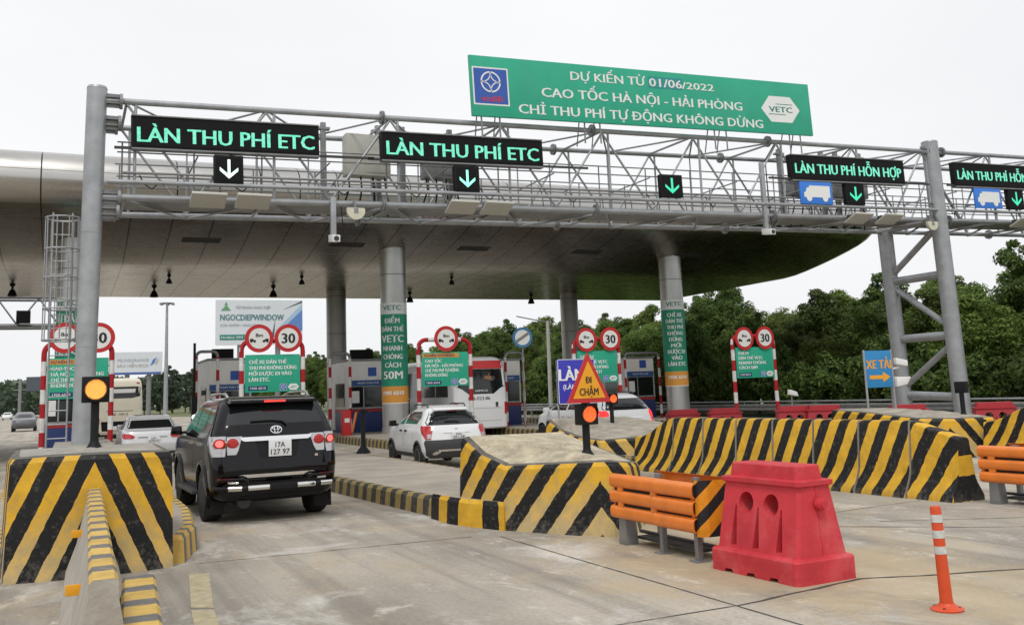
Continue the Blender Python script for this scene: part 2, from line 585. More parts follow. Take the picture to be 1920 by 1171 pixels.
def circ(u, v, r, n=28):
    return [(u + r * math.cos(2 * math.pi * k / n), v + r * math.sin(2 * math.pi * k / n)) for k in range(n)]
def rect(u0, u1, v0, v1):
    return [(u0, v0), (u1, v0), (u1, v1), (u0, v1)]
def starlogo(mb, u, v, s, f, m_blue, m_white, m_word, d=0.004, word=None):
    """blue square with a white ring holding a four-pointed star"""
    mb.mark(); mb.hold = True
    mb.m = m_white
    mb.prism(rect(u - s * 0.52, u + s * 0.52, v - s * 0.52, v + s * 0.52), 0, d * 0.5, f)
    mb.m = m_blue
    mb.prism(rect(u - s * 0.48, u + s * 0.48, v - s * 0.48, v + s * 0.48), 0, d, f)
    cv = v + (0.12 * s if word else 0)
    R = s * (0.29 if word else 0.36)
    mb.m = m_white
    ringpoly(mb, u, cv, R * 0.86, R, d, 2 * d, f)
    for q in range(4):                                    # the four arcs that leave the star open
        a = math.pi / 4 + q * math.pi / 2
        cx, cy = u + 1.06 * R * math.cos(a) , cv + 1.06 * R * math.sin(a)
        pts = []
        for k in range(9):
            t = a + math.pi + (-0.70 + 1.4 * k / 8)
            pts.append((cx + 0.72 * R * math.cos(t), cy + 0.72 * R * math.sin(t)))
        for k in range(8):
            p, q2 = Vector(pts[k]), Vector(pts[k + 1])
            nn = (q2 - p).orthogonal().normalized() * R * 0.05
            mb.prism([tuple(p - nn), tuple(q2 - nn), tuple(q2 + nn), tuple(p + nn)], d, 2 * d, f)
    for a in (0, math.pi / 2):
        w2 = R * 0.05
        if a == 0: mb.prism(rect(u - R, u - 0.55 * R, cv - w2, cv + w2), d, 2 * d, f); mb.prism(rect(u + 0.55 * R, u + R, cv - w2, cv + w2), d, 2 * d, f)
        else: mb.prism(rect(u - w2, u + w2, cv - R, cv - 0.55 * R), d, 2 * d, f); mb.prism(rect(u - w2, u + w2, cv + 0.55 * R, cv + R), d, 2 * d, f)
    if word:
        write(mb, word, u, v - s * 0.42, s * 0.17, lambda a, b, c: f(a, b, c + d), s * 0.62, 'C', m_word, 0.02, d)
    mb.hold = False; mb.mark()

# ------------------------------------------------------------------ ground and road
def road_mat():
    m, t, b = nodes('stained concrete road')
    n = t.nodes
    co = n.new('ShaderNodeTexCoord')
    def noise(scale, det=6, rough=0.6, sc=(1, 1, 1), loc=(0, 0, 0), dist=0.0):
        mp_ = n.new('ShaderNodeMapping')
        mp_.inputs['Scale'].default_value = sc
        mp_.inputs['Location'].default_value = loc
        t.links.new(co.outputs['Object'], mp_.inputs[0])
        q = n.new('ShaderNodeTexNoise')
        q.inputs['Scale'].default_value = scale
        q.inputs['Detail'].default_value = det
        q.inputs['Roughness'].default_value = rough
        q.inputs['Distortion'].default_value = dist
        t.links.new(mp_.outputs[0], q.inputs['Vector'])
        return q.outputs['Fac']
    def rng(x, a, b_, c=0.0, d=1.0):
        q = n.new('ShaderNodeMapRange')
        for k, v in enumerate((a, b_, c, d)): q.inputs[k + 1].default_value = v
        t.links.new(x, q.inputs[0])
        return q.outputs[0]
    def mix(f, a, c, mode='MIX'):
        q = n.new('ShaderNodeMixRGB'); q.blend_type = mode
        if isinstance(f, float): q.inputs[0].default_value = f
        else: t.links.new(f, q.inputs[0])
        for k, v in ((1, a), (2, c)):
            if isinstance(v, tuple): q.inputs[k].default_value = rgba(v)
            else: t.links.new(v, q.inputs[k])
        return q.outputs[0]
    c = mix(rng(noise(0.5, 8, 0.6, (1, 0.45, 1)), 0.33, 0.68), (0.255, 0.228, 0.190), (0.465, 0.425, 0.360))
    c = mix(rng(noise(0.9, 6, 0.65, (1, 0.35, 1), (4, 9, 0)), 0.55, 0.72, 0, 0.55), c, (0.175, 0.158, 0.138))       # oil and tyre film
    c = mix(rng(noise(1.5, 5, 0.6, (1.6, 0.05, 1), (3, 8, 0)), 0.50, 0.68, 0, 0.6), c, (0.175, 0.158, 0.14))                # tyre tracks along the lanes
    c = mix(rng(noise(0.62, 9, 0.72, (1.1, 0.75, 1), (21, 3, 0), 0.4), 0.535, 0.67, 0, 0.72), c, (0.66, 0.645, 0.61))   # lime bloom / worn bright patches
    c = mix(rng(noise(0.8, 7, 0.7, (1, 0.6, 1), (7, 31, 0)), 0.52, 0.68, 0, 0.6), c, (0.45, 0.35, 0.21))            # sandy dust
    c = mix(rng(noise(3.2, 8, 0.75), 0.58, 0.70, 0, 0.45), c, (0.16, 0.145, 0.125))
    fine = noise(26, 6, 0.75)
    c = mix(1.0, c, rng(fine, 0.3, 0.7, 0.80, 1.18), 'MULTIPLY')
    spk = noise(60, 3, 0.6, (1, 1, 1), (3, 3, 0))
    c = mix(rng(spk, 0.68, 0.74, 0, 0.5), c, (0.09, 0.08, 0.07))
    # sand swept up beside the second island nose and the lower right corner
    sp = n.new('ShaderNodeSeparateXYZ'); t.links.new(co.outputs['Object'], sp.inputs[0])
    X_, Y_ = sp.outputs[0], sp.outputs[1]
    nz2 = noise(1.1, 8, 0.75, (1, 1, 1), (11, 5, 0))
    a = math_node(t, 'ADD', math_node(t, 'DIVIDE', math_node(t, 'ABSOLUTE', math_node(t, 'SUBTRACT', X_, 6.3)), 1.9), math_node(t, 'DIVIDE', math_node(t, 'ABSOLUTE', math_node(t, 'SUBTRACT', Y_, 7.6)), 4.2))
    a = math_node(t, 'ADD', a, math_node(t, 'MULTIPLY', math_node(t, 'SUBTRACT', nz2, 0.5), 3.2))
    c = mix(rng(a, 1.25, 0.55, 0, 0.72), c, (0.46, 0.365, 0.225))
    c = mix(rng(noise(1.7, 9, 0.75, (1.3, 0.8, 1), (2, 17, 0), 0.5), 0.57, 0.66, 0, 0.6), c, (0.62, 0.58, 0.50))
    t.links.new(c, b.inputs['Base Color'])
    setin(b, 'Roughness', 0.82)
    setin(b, 'Specular IOR Level', 0.3)
    bp = n.new('ShaderNodeBump')
    bp.inputs['Strength'].default_value = 0.35
    bp.inputs['Distance'].default_value = 0.012
    t.links.new(fine, bp.inputs['Height'])
    t.links.new(bp.outputs[0], b.inputs['Normal'])
    return m
ROAD = road_mat()
grass_soil = pm('grassy soil', (0.11, 0.13, 0.045), 0.95, 0, 0.4, 0.35, 0.4, 0, 0.6, (0.20, 0.16, 0.09))

def sheet(name, x0, x1, y0, y1, z, mat, kind='structure', nx=1, ny=1):
    mb = MB()
    for i in range(nx):
        for j in range(ny):
            a, b_ = x0 + (x1 - x0) * i / nx, x0 + (x1 - x0) * (i + 1) / nx
            c, d = y0 + (y1 - y0) * j / ny, y0 + (y1 - y0) * (j + 1) / ny
            mb.quad((a, c, z), (b_, c, z), (b_, d, z), (a, d, z))
    o = mb.build(name, mat)
    o['kind'] = kind
    return o
sheet('ground', -3000, 3000, -400, 4500, -0.02, grass_soil)
rd = MB()
rd.quad((-26, -30, 0), (30.5, -30, 0), (30.5, 75, 0), (-26, 75, 0))
rd.quad((-26, 75, 0), (30.5, 75, 0), (13, 160, 0), (-26, 160, 0))
rd.quad((-26, 160, 0), (13, 160, 0), (10, 1500, 0), (-40, 1500, 0))
struct(rd.build('road', ROAD))

# slab joints, sealed cracks
joint_m = pm('joint seal', (0.075, 0.068, 0.06), 0.9, 0, 0.3, 20)
def wavy(mb, pts, w, amp, seed, step=0.12, z=0.004):
    r = random.Random(seed)
    P = []
    for a, b_ in zip(pts[:-1], pts[1:]):
        a, b_ = Vector(a), Vector(b_)
        k = max(2, int((b_ - a).length / step))
        for i in range(k):
            P.append(a.lerp(b_, i / k))
    P.append(Vector(pts[-1]))
    off = 0
    L_, R_ = [], []
    for i, p in enumerate(P):
        d = (P[min(i + 1, len(P) - 1)] - P[max(i - 1, 0)]).normalized()
        nn = Vector((-d.y, d.x))
        off = off * 0.8 + r.uniform(-amp, amp)
        ww = w * r.uniform(0.55, 1.45)
        L_.append((p.x + nn.x * (off + ww / 2), p.y + nn.y * (off + ww / 2), z))
        R_.append((p.x + nn.x * (off - ww / 2), p.y + nn.y * (off - ww / 2), z))
    for i in range(len(P) - 1):
        mb.quad(R_[i], R_[i + 1], L_[i + 1], L_[i])
jb = MB()
wavy(jb, [(4.80, 3.0), (4.79, 10.9)], 0.016, 0.0015, 1)
wavy(jb, [(1.35, 11.26), (3.4, 11.16), (4.5, 11.1)], 0.016, 0.003, 2)
wavy(jb, [(2.6, 6.34), (4.79, 6.36)], 0.014, 0.002, 3)
wavy(jb, [(4.8, 6.36), (5.6, 6.48), (6.3, 6.58), (6.9, 6.33), (7.8, 6.05)], 0.032, 0.010, 4)
wavy(jb, [(7.2, 10.1), (8.4, 8.9), (9.4, 8.0), (10.5, 7.2)], 0.02, 0.006, 5)
wavy(jb, [(7.3, 9.7), (9.9, 10.02), (10.9, 10.1)], 0.014, 0.003, 6)
wavy(jb, [(9.0, 9.0), (10.2, 8.3), (12.5, 7.2)], 0.016, 0.006, 8)
for y in (16.1, 21.0, 26.0, 31.0, 36.0):
    wavy(jb, [(1.5, y), (4.6, y)], 0.016, 0.002, int(y), 0.3)
    wavy(jb, [(7.7, y), (11, y)], 0.016, 0.002, int(y) + 50, 0.3)
struct(jb.build('road_marking', joint_m))
# faded yellow box marking at lower left, pale kerb line
fade = pm('faded yellow marking', (0.40, 0.345, 0.215), 0.85, 0, 0.3, 9, 0, 0, 0.9, (0.36, 0.325, 0.265))
mk = MB()
mk.hexa([(1.0, 8.9, 0.004), (1.17, 8.78, 0.004), (1.36, 10.55, 0.004), (1.17, 10.65, 0.004), (1.0, 8.9, 0.005), (1.17, 8.78, 0.005), (1.36, 10.55, 0.005), (1.17, 10.65, 0.005)])
mk.hexa([(0.88, 7.3, 0.004), (1.06, 7.2, 0.004), (1.16, 8.68, 0.004), (0.99, 8.8, 0.004), (0.88, 7.3, 0.005), (1.06, 7.2, 0.005), (1.16, 8.68, 0.005), (0.99, 8.8, 0.005)])
struct(mk.build('road_marking', fade))

# ------------------------------------------------------------------ islands (raised kerbs)
def island(pts, h, name='pavement', sm=None, rim=0.16):
    """kerbed slab: striped kerb face, dirty concrete top; pts counter-clockwise"""
    mb = MB()
    n = len(pts)
    cx = sum(p[0] for p in pts) / n; cy = sum(p[1] for p in pts) / n
    u = 0
    P = [Vector(p) for p in pts]
    ins = []
    for k in range(n):
        d1 = (P[k] - P[k - 1]).normalized(); d2 = (P[(k + 1) % n] - P[k]).normalized()
        nn = (Vector((-d1.y, d1.x)) + Vector((-d2.y, d2.x))).normalized()
        ins.append(nn)
    for k in range(n):
        a, b_ = P[k], P[(k + 1) % n]
        na, nb = ins[k], ins[(k + 1) % n]
        L_ = (b_ - a).length
        lv = [(0, 0, 0), (0.02, h - 0.05, h), (0.06, h, h + 0.05), (rim, h, h + rim)]
        for (o0, z0, v0), (o1, z1, v1) in zip(lv[:-1], lv[1:]):
            mb.m = 0
            mb.quad((a.x + na.x * o0, a.y + na.y * o0, z0), (b_.x + nb.x * o0, b_.y + nb.y * o0, z0), (b_.x + nb.x * o1, b_.y + nb.y * o1, z1), (a.x + na.x * o1, a.y + na.y * o1, z1),
                    ((u, v0), (u + L_, v0), (u + L_, v1), (u, v1)))
        u += L_
    mb.m = 1
    i = len(mb.v)
    mb.v += [(P[k].x + ins[k].x * rim, P[k].y + ins[k].y * rim, h) for k in range(n)]
    mb.face(range(i, i + n))
    return struct(mb.build(name, [sm or kerb_m, slabtop]))
slabtop = pm('dusty island concrete', (0.36, 0.32, 0.265), 0.9, 0, 0.2, 1.2, 0.4, 0, 0.65, (0.20, 0.175, 0.145))
i0 = [(0.95, 11.42), (1.21, 11.42), (1.46, 12.4), (1.62, 14.4), (1.66, 52), (-1.1, 52), (-1.1, 16.5), (-0.9, 14.0), (-0.70, 11.75), (-0.5, 11.6)]
island(i0, 0.30, sm=med_m)
i1 = [(5.02, 11.4), (6.9, 12.4), (7.2, 13.6), (7.25, 52), (4.35, 52), (4.45, 20), (4.66, 15.5), (4.80, 13.0)]
island(i1, 0.27)
i1b = [(4.79, 11.98), (5.03, 11.30), (5.3, 11.5), (5.05, 12.6), (4.70, 13.1), (4.70, 12.4)]
island(i1b, 0.345, 'kerb', kerb2_m, 0.08)
i2 = [(10.9, 17.6), (12.9, 17.6), (13.4, 20), (13.4, 52), (9.7, 52), (9.7, 31), (10.3, 24)]
island(i2, 0.28)
i3 = [(16.3, 15.2), (18.9, 15.0), (19.1, 18), (19.1, 52), (16.4, 52), (16.2, 18)]
island(i3, 0.28)
i4 = [(23.4, 19.5), (26.0, 19.5), (26.3, 22), (26.3, 52), (23.3, 52)]
island(i4, 0.28)

# ------------------------------------------------------------------ chevron blocks at the island noses
def block(name, label, pts, nose, mat, cap_mat, batter=0.05, rim=0.11, group=None, crown=0.02):
    """solid block; pts = (x, y, top z) counter-clockwise; u is measured from the nose point"""
    P = [Vector((p[0], p[1])) for p in pts]; Z = [p[2] for p in pts]
    n = len(P)
    cum = [0]
    for k in range(n):
        cum.append(cum[-1] + (P[(k + 1) % n] - P[k]).length)
    per = cum[-1]
    ins = []
    for k in range(n):
        d1 = (P[k] - P[k - 1]).normalized(); d2 = (P[(k + 1) % n] - P[k]).normalized()
        ins.append((Vector((-d1.y, d1.x)) + Vector((-d2.y, d2.x))).normalized())
    lu = lambda c: (c - cum[nose] + per / 2) % per - per / 2
    mb = MB()
    for k in range(n):
        k2 = (k + 1) % n
        ua = lu(cum[k]); ub = ua + (P[k2] - P[k]).length
        steps = 6
        for s in range(steps):
            fa, fb = s / steps, (s + 1) / steps
            def pt(f, o, zf):
                p = P[k].lerp(P[k2], f); q = ins[k].lerp(ins[k2], f); z = Z[k] + (Z[k2] - Z[k]) * f
                zz = z + zf if zf <= 0 and zf > -5 else 0
                return (p.x + q.x * o, p.y + q.y * o, zz), z
            lv = [(0.0, -9), (batter * 0.5, -0.45), (batter, -0.07), (batter + 0.03, -0.02), (batter + rim, 0)]
            for (o0, z0), (o1, z1) in zip(lv[:-1], lv[1:]):
                a, za = pt(fa, o0, z0); b_, zb = pt(fb, o0, z0); c, _ = pt(fb, o1, z1); d, _ = pt(fa, o1, z1)
                vv = lambda q: q[2] if True else 0
                top = (o1 == batter + rim)
                mb.m = 2 if top else 0
                u0 = ua + (ub - ua) * fa; u1 = ua + (ub - ua) * fb
                mb.quad(a, b_, c, d, ((u0, vv(a)), (u1, vv(b_)), (u1, vv(c) + (0.06 if top else 0)), (u0, vv(d) + (0.06 if top else 0))))
    mb.m = 1
    ring = []
    for k in range(n):
        k2 = (k + 1) % n
        for s in range(6):
            f = s / 6
            p = P[k].lerp(P[k2], f); q = ins[k].lerp(ins[k2], f)
            ring.append(Vector((p.x + q.x * (batter + rim), p.y + q.y * (batter + rim), Z[k] + (Z[k2] - Z[k]) * f)))
    cen = sum(ring, Vector()) / len(ring) + Vector((0, 0, crown))
    r = random.Random(3)
    prev = ring
    for lvl in (0.35, 0.7):
        cur = [p.lerp(cen, lvl) + Vector((0, 0, r.uniform(-0.012, 0.012) + crown * lvl)) for p in ring]
        for j in range(len(ring)):
            j2 = (j + 1) % len(ring)
            mb.quad(tuple(prev[j]), tuple(prev[j2]), tuple(cur[j2]), tuple(cur[j]))
        prev = cur
    for j in range(len(ring)):
        i = len(mb.v)
        mb.v += [tuple(prev[j]), tuple(prev[(j + 1) % len(ring)]), tuple(cen)]
        mb.face((i, i + 1, i + 2))
    root = thing(name, label, 'concrete block', (pts[nose][0], pts[nose][1], 0), group=group)
    rx, ry = pts[nose][0], pts[nose][1]
    for nm, want, mt in (('striped_wall', 0, mat), ('top_slab', 1, cap_mat), ('rim', 2, sooty)):
        q = MB(); mp_ = {}
        for fc, mi, uv in zip(mb.f, mb.mi, mb.uv):
            if mi != want: continue
            for i in fc:
                if i not in mp_: mp_[i] = len(q.v); q.v.append((mb.v[i][0] - rx, mb.v[i][1] - ry, mb.v[i][2]))
            q.f.append(tuple(mp_[i] for i in fc)); q.mi.append(0); q.uv.append(uv)
        q.build(nm, mt, root, smooth=50)
    return root

b0 = [(-0.55, 11.22, 1.25), (-0.15, 11.13, 1.26), (0.27, 11.10, 1.26), (0.70, 11.13, 1.25), (1.07, 11.22, 1.24), (1.10, 11.9, 1.25), (1.05, 13.0, 1.27), (-0.60, 13.0, 1.27), (-0.62, 11.9, 1.25)]
block('chevron_block', 'tall yellow and black chevron block at lower left, under the square amber lamp', b0, 2, chev_m, concrete, 0.03, 0.12)
b1 = [(5.84, 9.95, 0.88), (6.15, 10.0, 0.85), (6.78, 10.75, 0.78), (6.9, 11.9, 0.92), (6.85, 13.1, 1.10), (4.84, 12.35, 1.15), (4.92, 11.9, 0.94), (5.04, 11.36, 0.81), (5.44, 10.55, 0.85)]
block('chevron_block', 'yellow and black striped nose block with a sandy top that carries the triangular slow sign', b1, 0, chev2_m, mortar)
b2 = [(10.55, 18.5, 0.62), (11.4, 17.95, 0.66), (12.8, 18.2, 0.75), (13.1, 19.2, 0.85), (13.1, 21.4, 1.0), (10.35, 20.7, 1.05), (10.46, 20.2, 0.80), (10.5, 19.4, 0.66)]
block('chevron_block', 'striped nose block behind the long jersey barrier row, in front of the white crossover', b2, 0, chev2_m, rubble)
b3 = [(17.0, 14.55, 0.83), (17.9, 14.35, 0.83), (18.5, 14.8, 0.80), (18.6, 16.0, 0.86), (18.3, 17.9, 1.0), (16.35, 17.6, 1.03), (16.3, 16.4, 0.97), (16.45, 15.2, 0.85)]
block('chevron_block', 'striped nose block with a humped sandy top at right, below the gantry legs', b3, 0, chev2_m, rubble, crown=0.05)

# ------------------------------------------------------------------ jersey barriers
def jersey_profile(h=1.09, k=1.0):
    P = [(-0.30, 0.0), (-0.30, 0.07), (-0.265, 0.13), (-0.195, 0.28), (-0.165, 0.38), (-0.105, h - 0.04), (-0.08, h - 0.008), (-0.05, h)]
    return [(x * k, z) for x, z in P]
def jersey(name, label, x, y0, y1, h0=1.09, h1=1.09, group='striped jersey barriers', end_low=False, ny=1, curve=None):
    """one barrier piece along Y from y0 (near) to y1; the height may fall from h1 to h0"""
    rs, us = [], []
    prof0 = jersey_profile()
    vs = [0]
    full = [(a, b_) for a, b_ in prof0] + [(-a, b_) for a, b_ in reversed(prof0)]
    for p, q in zip(full, full[1:] + full[:1]):
        vs.append(vs[-1] + math.hypot(q[0] - p[0], q[1] - p[1]))
    for k in range(ny + 1):
        f = k / ny
        y = y0 + (y1 - y0) * f
        h = curve(f) if curve else h0 + (h1 - h0) * f
        P = [(a, b_ if b_ < 0.2 else 0.13 + (b_ - 0.13) * (h - 0.13) / 0.96) for a, b_ in prof0]
        rs.append([(a, y, z) for a, z in P] + [(-a, y, z) for a, z in reversed(P)])
        us.append(y)
    mb = MB()
    mb.rings(rs, cap=False, us=us, vs=vs)
    mb.m = 1
    for r in (rs[0], rs[-1]):
        i = len(mb.v); mb.v += r
        mb.face(range(i, i + len(r)), [(p[0], p[2]) for p in r])
    o = mb.build(name, [jersey_m, jend_m if end_low else concrete], smooth=35, loc=(x, 0, 0))
    return tag(o, label, 'jersey barrier', group)
JX = 11.25
jl = ['yellow and black jersey barrier, second piece from the sloped near end of the row',
      'yellow and black jersey barrier, third piece from the sloped near end of the row',
      'yellow and black jersey barrier, fourth piece from the sloped near end of the row',
      'yellow and black jersey barrier, fifth piece from the sloped near end of the row',
      'yellow and black jersey barrier, sixth piece from the sloped near end of the row',
      'yellow and black jersey barrier, last full-height piece before the far end that slopes down']
for k in range(6):
    jersey('jersey_barrier', jl[k], JX - 0.02 * k, 10.42 + 0.98 * k, 10.42 + 0.98 * (k + 1) - 0.026)
jersey('jersey_barrier', 'jersey barrier end piece whose top slopes down to a black and yellow end face', JX + 0.03, 9.60, 10.405, 0.86, 1.09, end_low=True, ny=2)
jersey('jersey_barrier', 'far end piece of the jersey row, its top curving down towards the striped nose block', JX - 0.1, 16.31, 17.75, 1.09, 0.7, ny=6, curve=lambda f: 1.09 - 0.40 * (0.5 - 0.5 * math.cos(math.pi * min(1, f * 1.1))))
jersey('jersey_barrier', 'jersey barrier at the right edge, its far end sloping down beside the humped nose block', 17.55, 13.0, 14.3, 1.09, 0.75, ny=6, curve=lambda f: 1.09 - 0.36 * (0.5 - 0.5 * math.cos(math.pi * f)))
jersey('jersey_barrier', 'full-height jersey barrier cut off by the right edge of the photo, behind the orange rail', 17.55, 12.0, 12.985)

# median barrier at lower left: plain sides, painted top
def median(name, label, pts, h, wt, wb, refl=()):
    """pts: (x, y) near to far"""
    mb = MB()
    P = [Vector(p) for p in pts]
    prof = [(-wb, 0), (-wb, 0.09), (-wb * 0.62, 0.36), (-wt, h - 0.09), (-wt, h - 0.02), (-wt + 0.018, h), (wt - 0.018, h), (wt, h - 0.02), (wt, h - 0.09), (wb * 0.62, 0.36), (wb, 0.09), (wb, 0)]
    vs = [0]
    for p, q in zip(prof[:-1], prof[1:]): vs.append(vs[-1] + math.hypot(q[0] - p[0], q[1] - p[1]))
    N = 24
    rows = []
    tot = (P[-1] - P[0]).length
    for k in range(N + 1):
        p = P[0].lerp(P[-1], k / N)
        rows.append([(p.x + a, p.y, z) for a, z in prof])
    for k in range(N):
        for j in range(len(prof) - 1):
            mb.m = 1 if 3 <= j <= 7 else 0
            u0, u1 = tot * k / N, tot * (k + 1) / N
            mb.quad(rows[k][j], rows[k][j + 1], rows[k + 1][j + 1], rows[k + 1][j], ((u0, vs[j]), (u0, vs[j + 1]), (u1, vs[j + 1]), (u1, vs[j])))
    mb.m = 0
    for r in (rows[0], rows[-1]):
        i = len(mb.v); mb.v += r; mb.face(range(i, i + len(r)))
    root = thing(name, label, 'median barrier')
    for nm, want, mt in (('barrier_body', 0, concrete_l), ('painted_top', 1, med_m)):
        q = MB(); mp_ = {}
        for fc, mi, uv in zip(mb.f, mb.mi, mb.uv):
            if mi != want: continue
            for i in fc:
                if i not in mp_: mp_[i] = len(q.v); q.v.append(mb.v[i])
            q.f.append(tuple(mp_[i] for i in fc)); q.mi.append(0); q.uv.append(uv)
        q.build(nm, mt, root, smooth=30)
    for y in refl:
        f = (y - P[0].y) / (P[-1].y - P[0].y)
        p = P[0].lerp(P[-1], f)
        z = h - 0.29
        xx = p.x - (wt + (wb * 0.62 - wt) * (h - 0.09 - z) / (h - 0.45))
        q = MB().box(xx - 0.085, xx + 0.03, y - 0.012, y + 0.012, z - 0.033, z + 0.033)
        q.build('reflector', amber_p, root, bevel=0.004)
    return root
concrete_l = pm('pale median concrete', (0.40, 0.37, 0.32), 0.85, 0, 0.16, 4, 0.4, 0, 0.45, (0.26, 0.23, 0.19))
median('median_barrier', 'long concrete median barrier with a striped top and orange reflectors, touching the chevron block', [(0.18, 5.2), (0.27, 11.05)], 0.90, 0.068, 0.25, (6.75, 9.7))
median('median_barrier', 'lower concrete median piece with a yellow and grey striped top at the bottom left edge', [(0.30, 4.2), (0.44, 6.78)], 0.65, 0.10, 0.24)

# ------------------------------------------------------------------ orange rail crash cushions
def thrie(mb, x, y0, y1, zb, zt, side, amp=0.06):
    """corrugated three-lobed rail along Y; side = -1 bulges to -X"""
    prof = []
    lobes = 3; H_ = zt - zb
    for l in range(lobes):
        c = zb + H_ * (l + 0.5) / lobes; hh = H_ / lobes * 0.465
        for k in range(9):
            t = -1 + 2 * k / 8
            prof.append((side * amp * (1 - abs(t) ** 3.6) ** 0.65, c + hh * t))
    P = [(x + a, z) for a, z in prof] + [(x + a - side * 0.012 if abs(a) > 1e-6 else x - side * 0.012, z) for a, z in reversed(prof)]
    mb.rings([[(a, y0, z) for a, z in P], [(a, y1, z) for a, z in P]])
def cushion(label, ox, oy):
    r = thing('crash_rail', label, 'crash barrier', (ox, oy, 0))
    a = MB(); thrie(a, 0.0, 0.55, 1.62, 0.27, 0.77, -1); a.build('rail_beam', orange_r, r, smooth=45)
    a = MB(); thrie(a, -0.02, 0.0, 0.72, 0.27, 0.77, -1); a.build('rail_beam', orange_r, r, smooth=45)
    a = MB(); thrie(a, 0.55, 0.0, 1.62, 0.27, 0.77, 1); a.build('rail_beam', orange_r, r, smooth=45)
    a = MB()
    for z in (0.437, 0.603):
        for y in (0.75, 1.42): a.lathe([(0.001, -0.035), (0.05, -0.035), (0.055, -0.02), (0.055, 0.0)], (-0.012, y, z), 14, 0)
    a.build('bolt', orange_r, r, smooth=40)
    a = MB(); a.m = 0
    for z in (0.437, 0.603): a.box(-0.028, -0.018, 0.1, 1.55, z - 0.012, z + 0.012)
    a.build('slot', blackpl, r)
    a = MB()
    pts = [(-0.03, 0.02), (-0.02, -0.035), (0.06, -0.075), (0.27, -0.09), (0.47, -0.075), (0.55, -0.035), (0.57, 0.02)]
    us = [0]
    for p, q in zip(pts[:-1], pts[1:]): us.append(us[-1] + math.hypot(q[0] - p[0], q[1] - p[1]))
    for k in range(len(pts) - 1):
        (x0, y0), (x1, y1) = pts[k], pts[k + 1]
        a.quad((x0, y0, 0.25), (x1, y1, 0.25), (x1, y1, 0.79), (x0, y0, 0.79), ((us[k], 0.25), (us[k + 1], 0.25), (us[k + 1], 0.79), (us[k], 0.79)))
        a.quad((x0, y0 + 0.01, 0.25), (x0, y0 + 0.01, 0.79), (x1, y1 + 0.01, 0.79), (x1, y1 + 0.01, 0.25), ((9, 9),) * 4)
    a.build('end_panel', panel_m, r, smooth=60)
    for y, big in ((1.45, 1), (0.72, 0), (0.10, 0)):
        a = MB()
        if big:
            a.hexa([(-0.02, y - 0.08, 0), (0.14, y - 0.08, 0), (0.14, y + 0.08, 0), (-0.02, y + 0.08, 0), (0.0, y - 0.05, 0.70), (0.10, y - 0.05, 0.70), (0.10, y + 0.05, 0.70), (0.0, y + 0.05, 0.70)])
        else:
            a.box(0.01, 0.07, y - 0.03, y + 0.03, 0.012, 0.74)
            a.box(-0.04, 0.13, y - 0.07, y + 0.07, 0.0, 0.012)
        a.box(0.46, 0.53, y - 0.03, y + 0.03, 0.0, 0.74)
        a.box(0.1 if big else 0.07, 0.46, y - 0.02, y + 0.02, 0.28, 0.34)
        a.build('post', galv_d, r, bevel=0.004)
    a = MB(); a.box(0.14, 0.40, 0.2, 1.4, 0.06, 0.09); a.tube((0.25, 0.1, 0.12), (0.25, 1.5, 0.12), 0.02, 8)
    a.build('slide_rail', darksteel, r)
    return r
cushion('orange corrugated crash rail with a striped end panel, beside the red plastic barrier', 5.66, 8.0)
cushion('orange corrugated crash rail cut off by the right edge of the photo', 11.30, 7.75)

# ------------------------------------------------------------------ red plastic barriers, guide post
def cut(obj, cutters):
    """boolean difference, applied"""
    for c in cutters:
        md = obj.modifiers.new('cut', 'BOOLEAN')
        md.operation = 'DIFFERENCE'; md.solver = 'EXACT'; md.object = c
    bpy.context.view_layer.update()
    dg = bpy.context.evaluated_depsgraph_get()
    me = bpy.data.meshes.new_from_object(obj.evaluated_get(dg))
    obj.modifiers.clear()
    old = obj.data
    nm = old.name
    obj.data = me
    bpy.data.meshes.remove(old)
    me.name = nm
    for c in cutters:
        d = c.data
        bpy.data.objects.remove(c)
        bpy.data.meshes.remove(d)
def plastic_body(mat, name, parent=None):
    lv = [(0.0, .35, .575), (0.185, .35, .575), (0.20, .34, .565), (0.215, .295, .535), (0.80, .19, .50), (0.812, .22, .525), (0.85, .22, .525), (0.862, .16, .455), (0.97, .15, .44), (0.98, .14, .43)]
    mb = MB()
    rs = []
    for z, w, l in lv:
        c = 0.03
        rs.append([(w, -l + c, z), (w, l - c, z), (w - c, l, z), (-w + c, l, z), (-w, l - c, z), (-w, -l + c, z), (-w + c, -l, z), (w - c, -l, z)])
    mb.rings(rs)
    o = mb.build(name, mat, None, smooth=28)
    cs = []
    for y in (-0.165, 0.165):
        cs.append(MB().tube((-1, y, 0.63), (1, y, 0.63), 0.097, 24).build('cutter', mat))
    for y in (-0.30, 0.0, 0.30):
        for s in (-1, 1):
            q = MB().hexa([(s * 0.16, y - 0.042, 0.24), (s * 0.6, y - 0.042, 0.24), (s * 0.6, y + 0.042, 0.24), (s * 0.16, y + 0.042, 0.24),
                           (s * 0.20, y - 0.008, 0.60), (s * 0.6, y - 0.008, 0.60), (s * 0.6, y + 0.008, 0.60), (s * 0.20, y + 0.008, 0.60)])
            cs.append(q.build('cutter', mat))
    for y in (-0.28, 0.02, 0.32):
        q = MB(); q.prism([(y - 0.07, -0.01), (y + 0.07, -0.01), (y + 0.045, 0.035), (y - 0.045, 0.035)], -1, 1, lambda u, v, d: (d, u, v)); cs.append(q.build('cutter', mat))
    cut(o, cs)
    o.data.polygons.foreach_set('use_smooth', [True] * len(o.data.polygons))
    o.data.set_sharp_from_angle(angle=RAD(28))
    o.parent = parent
    return o
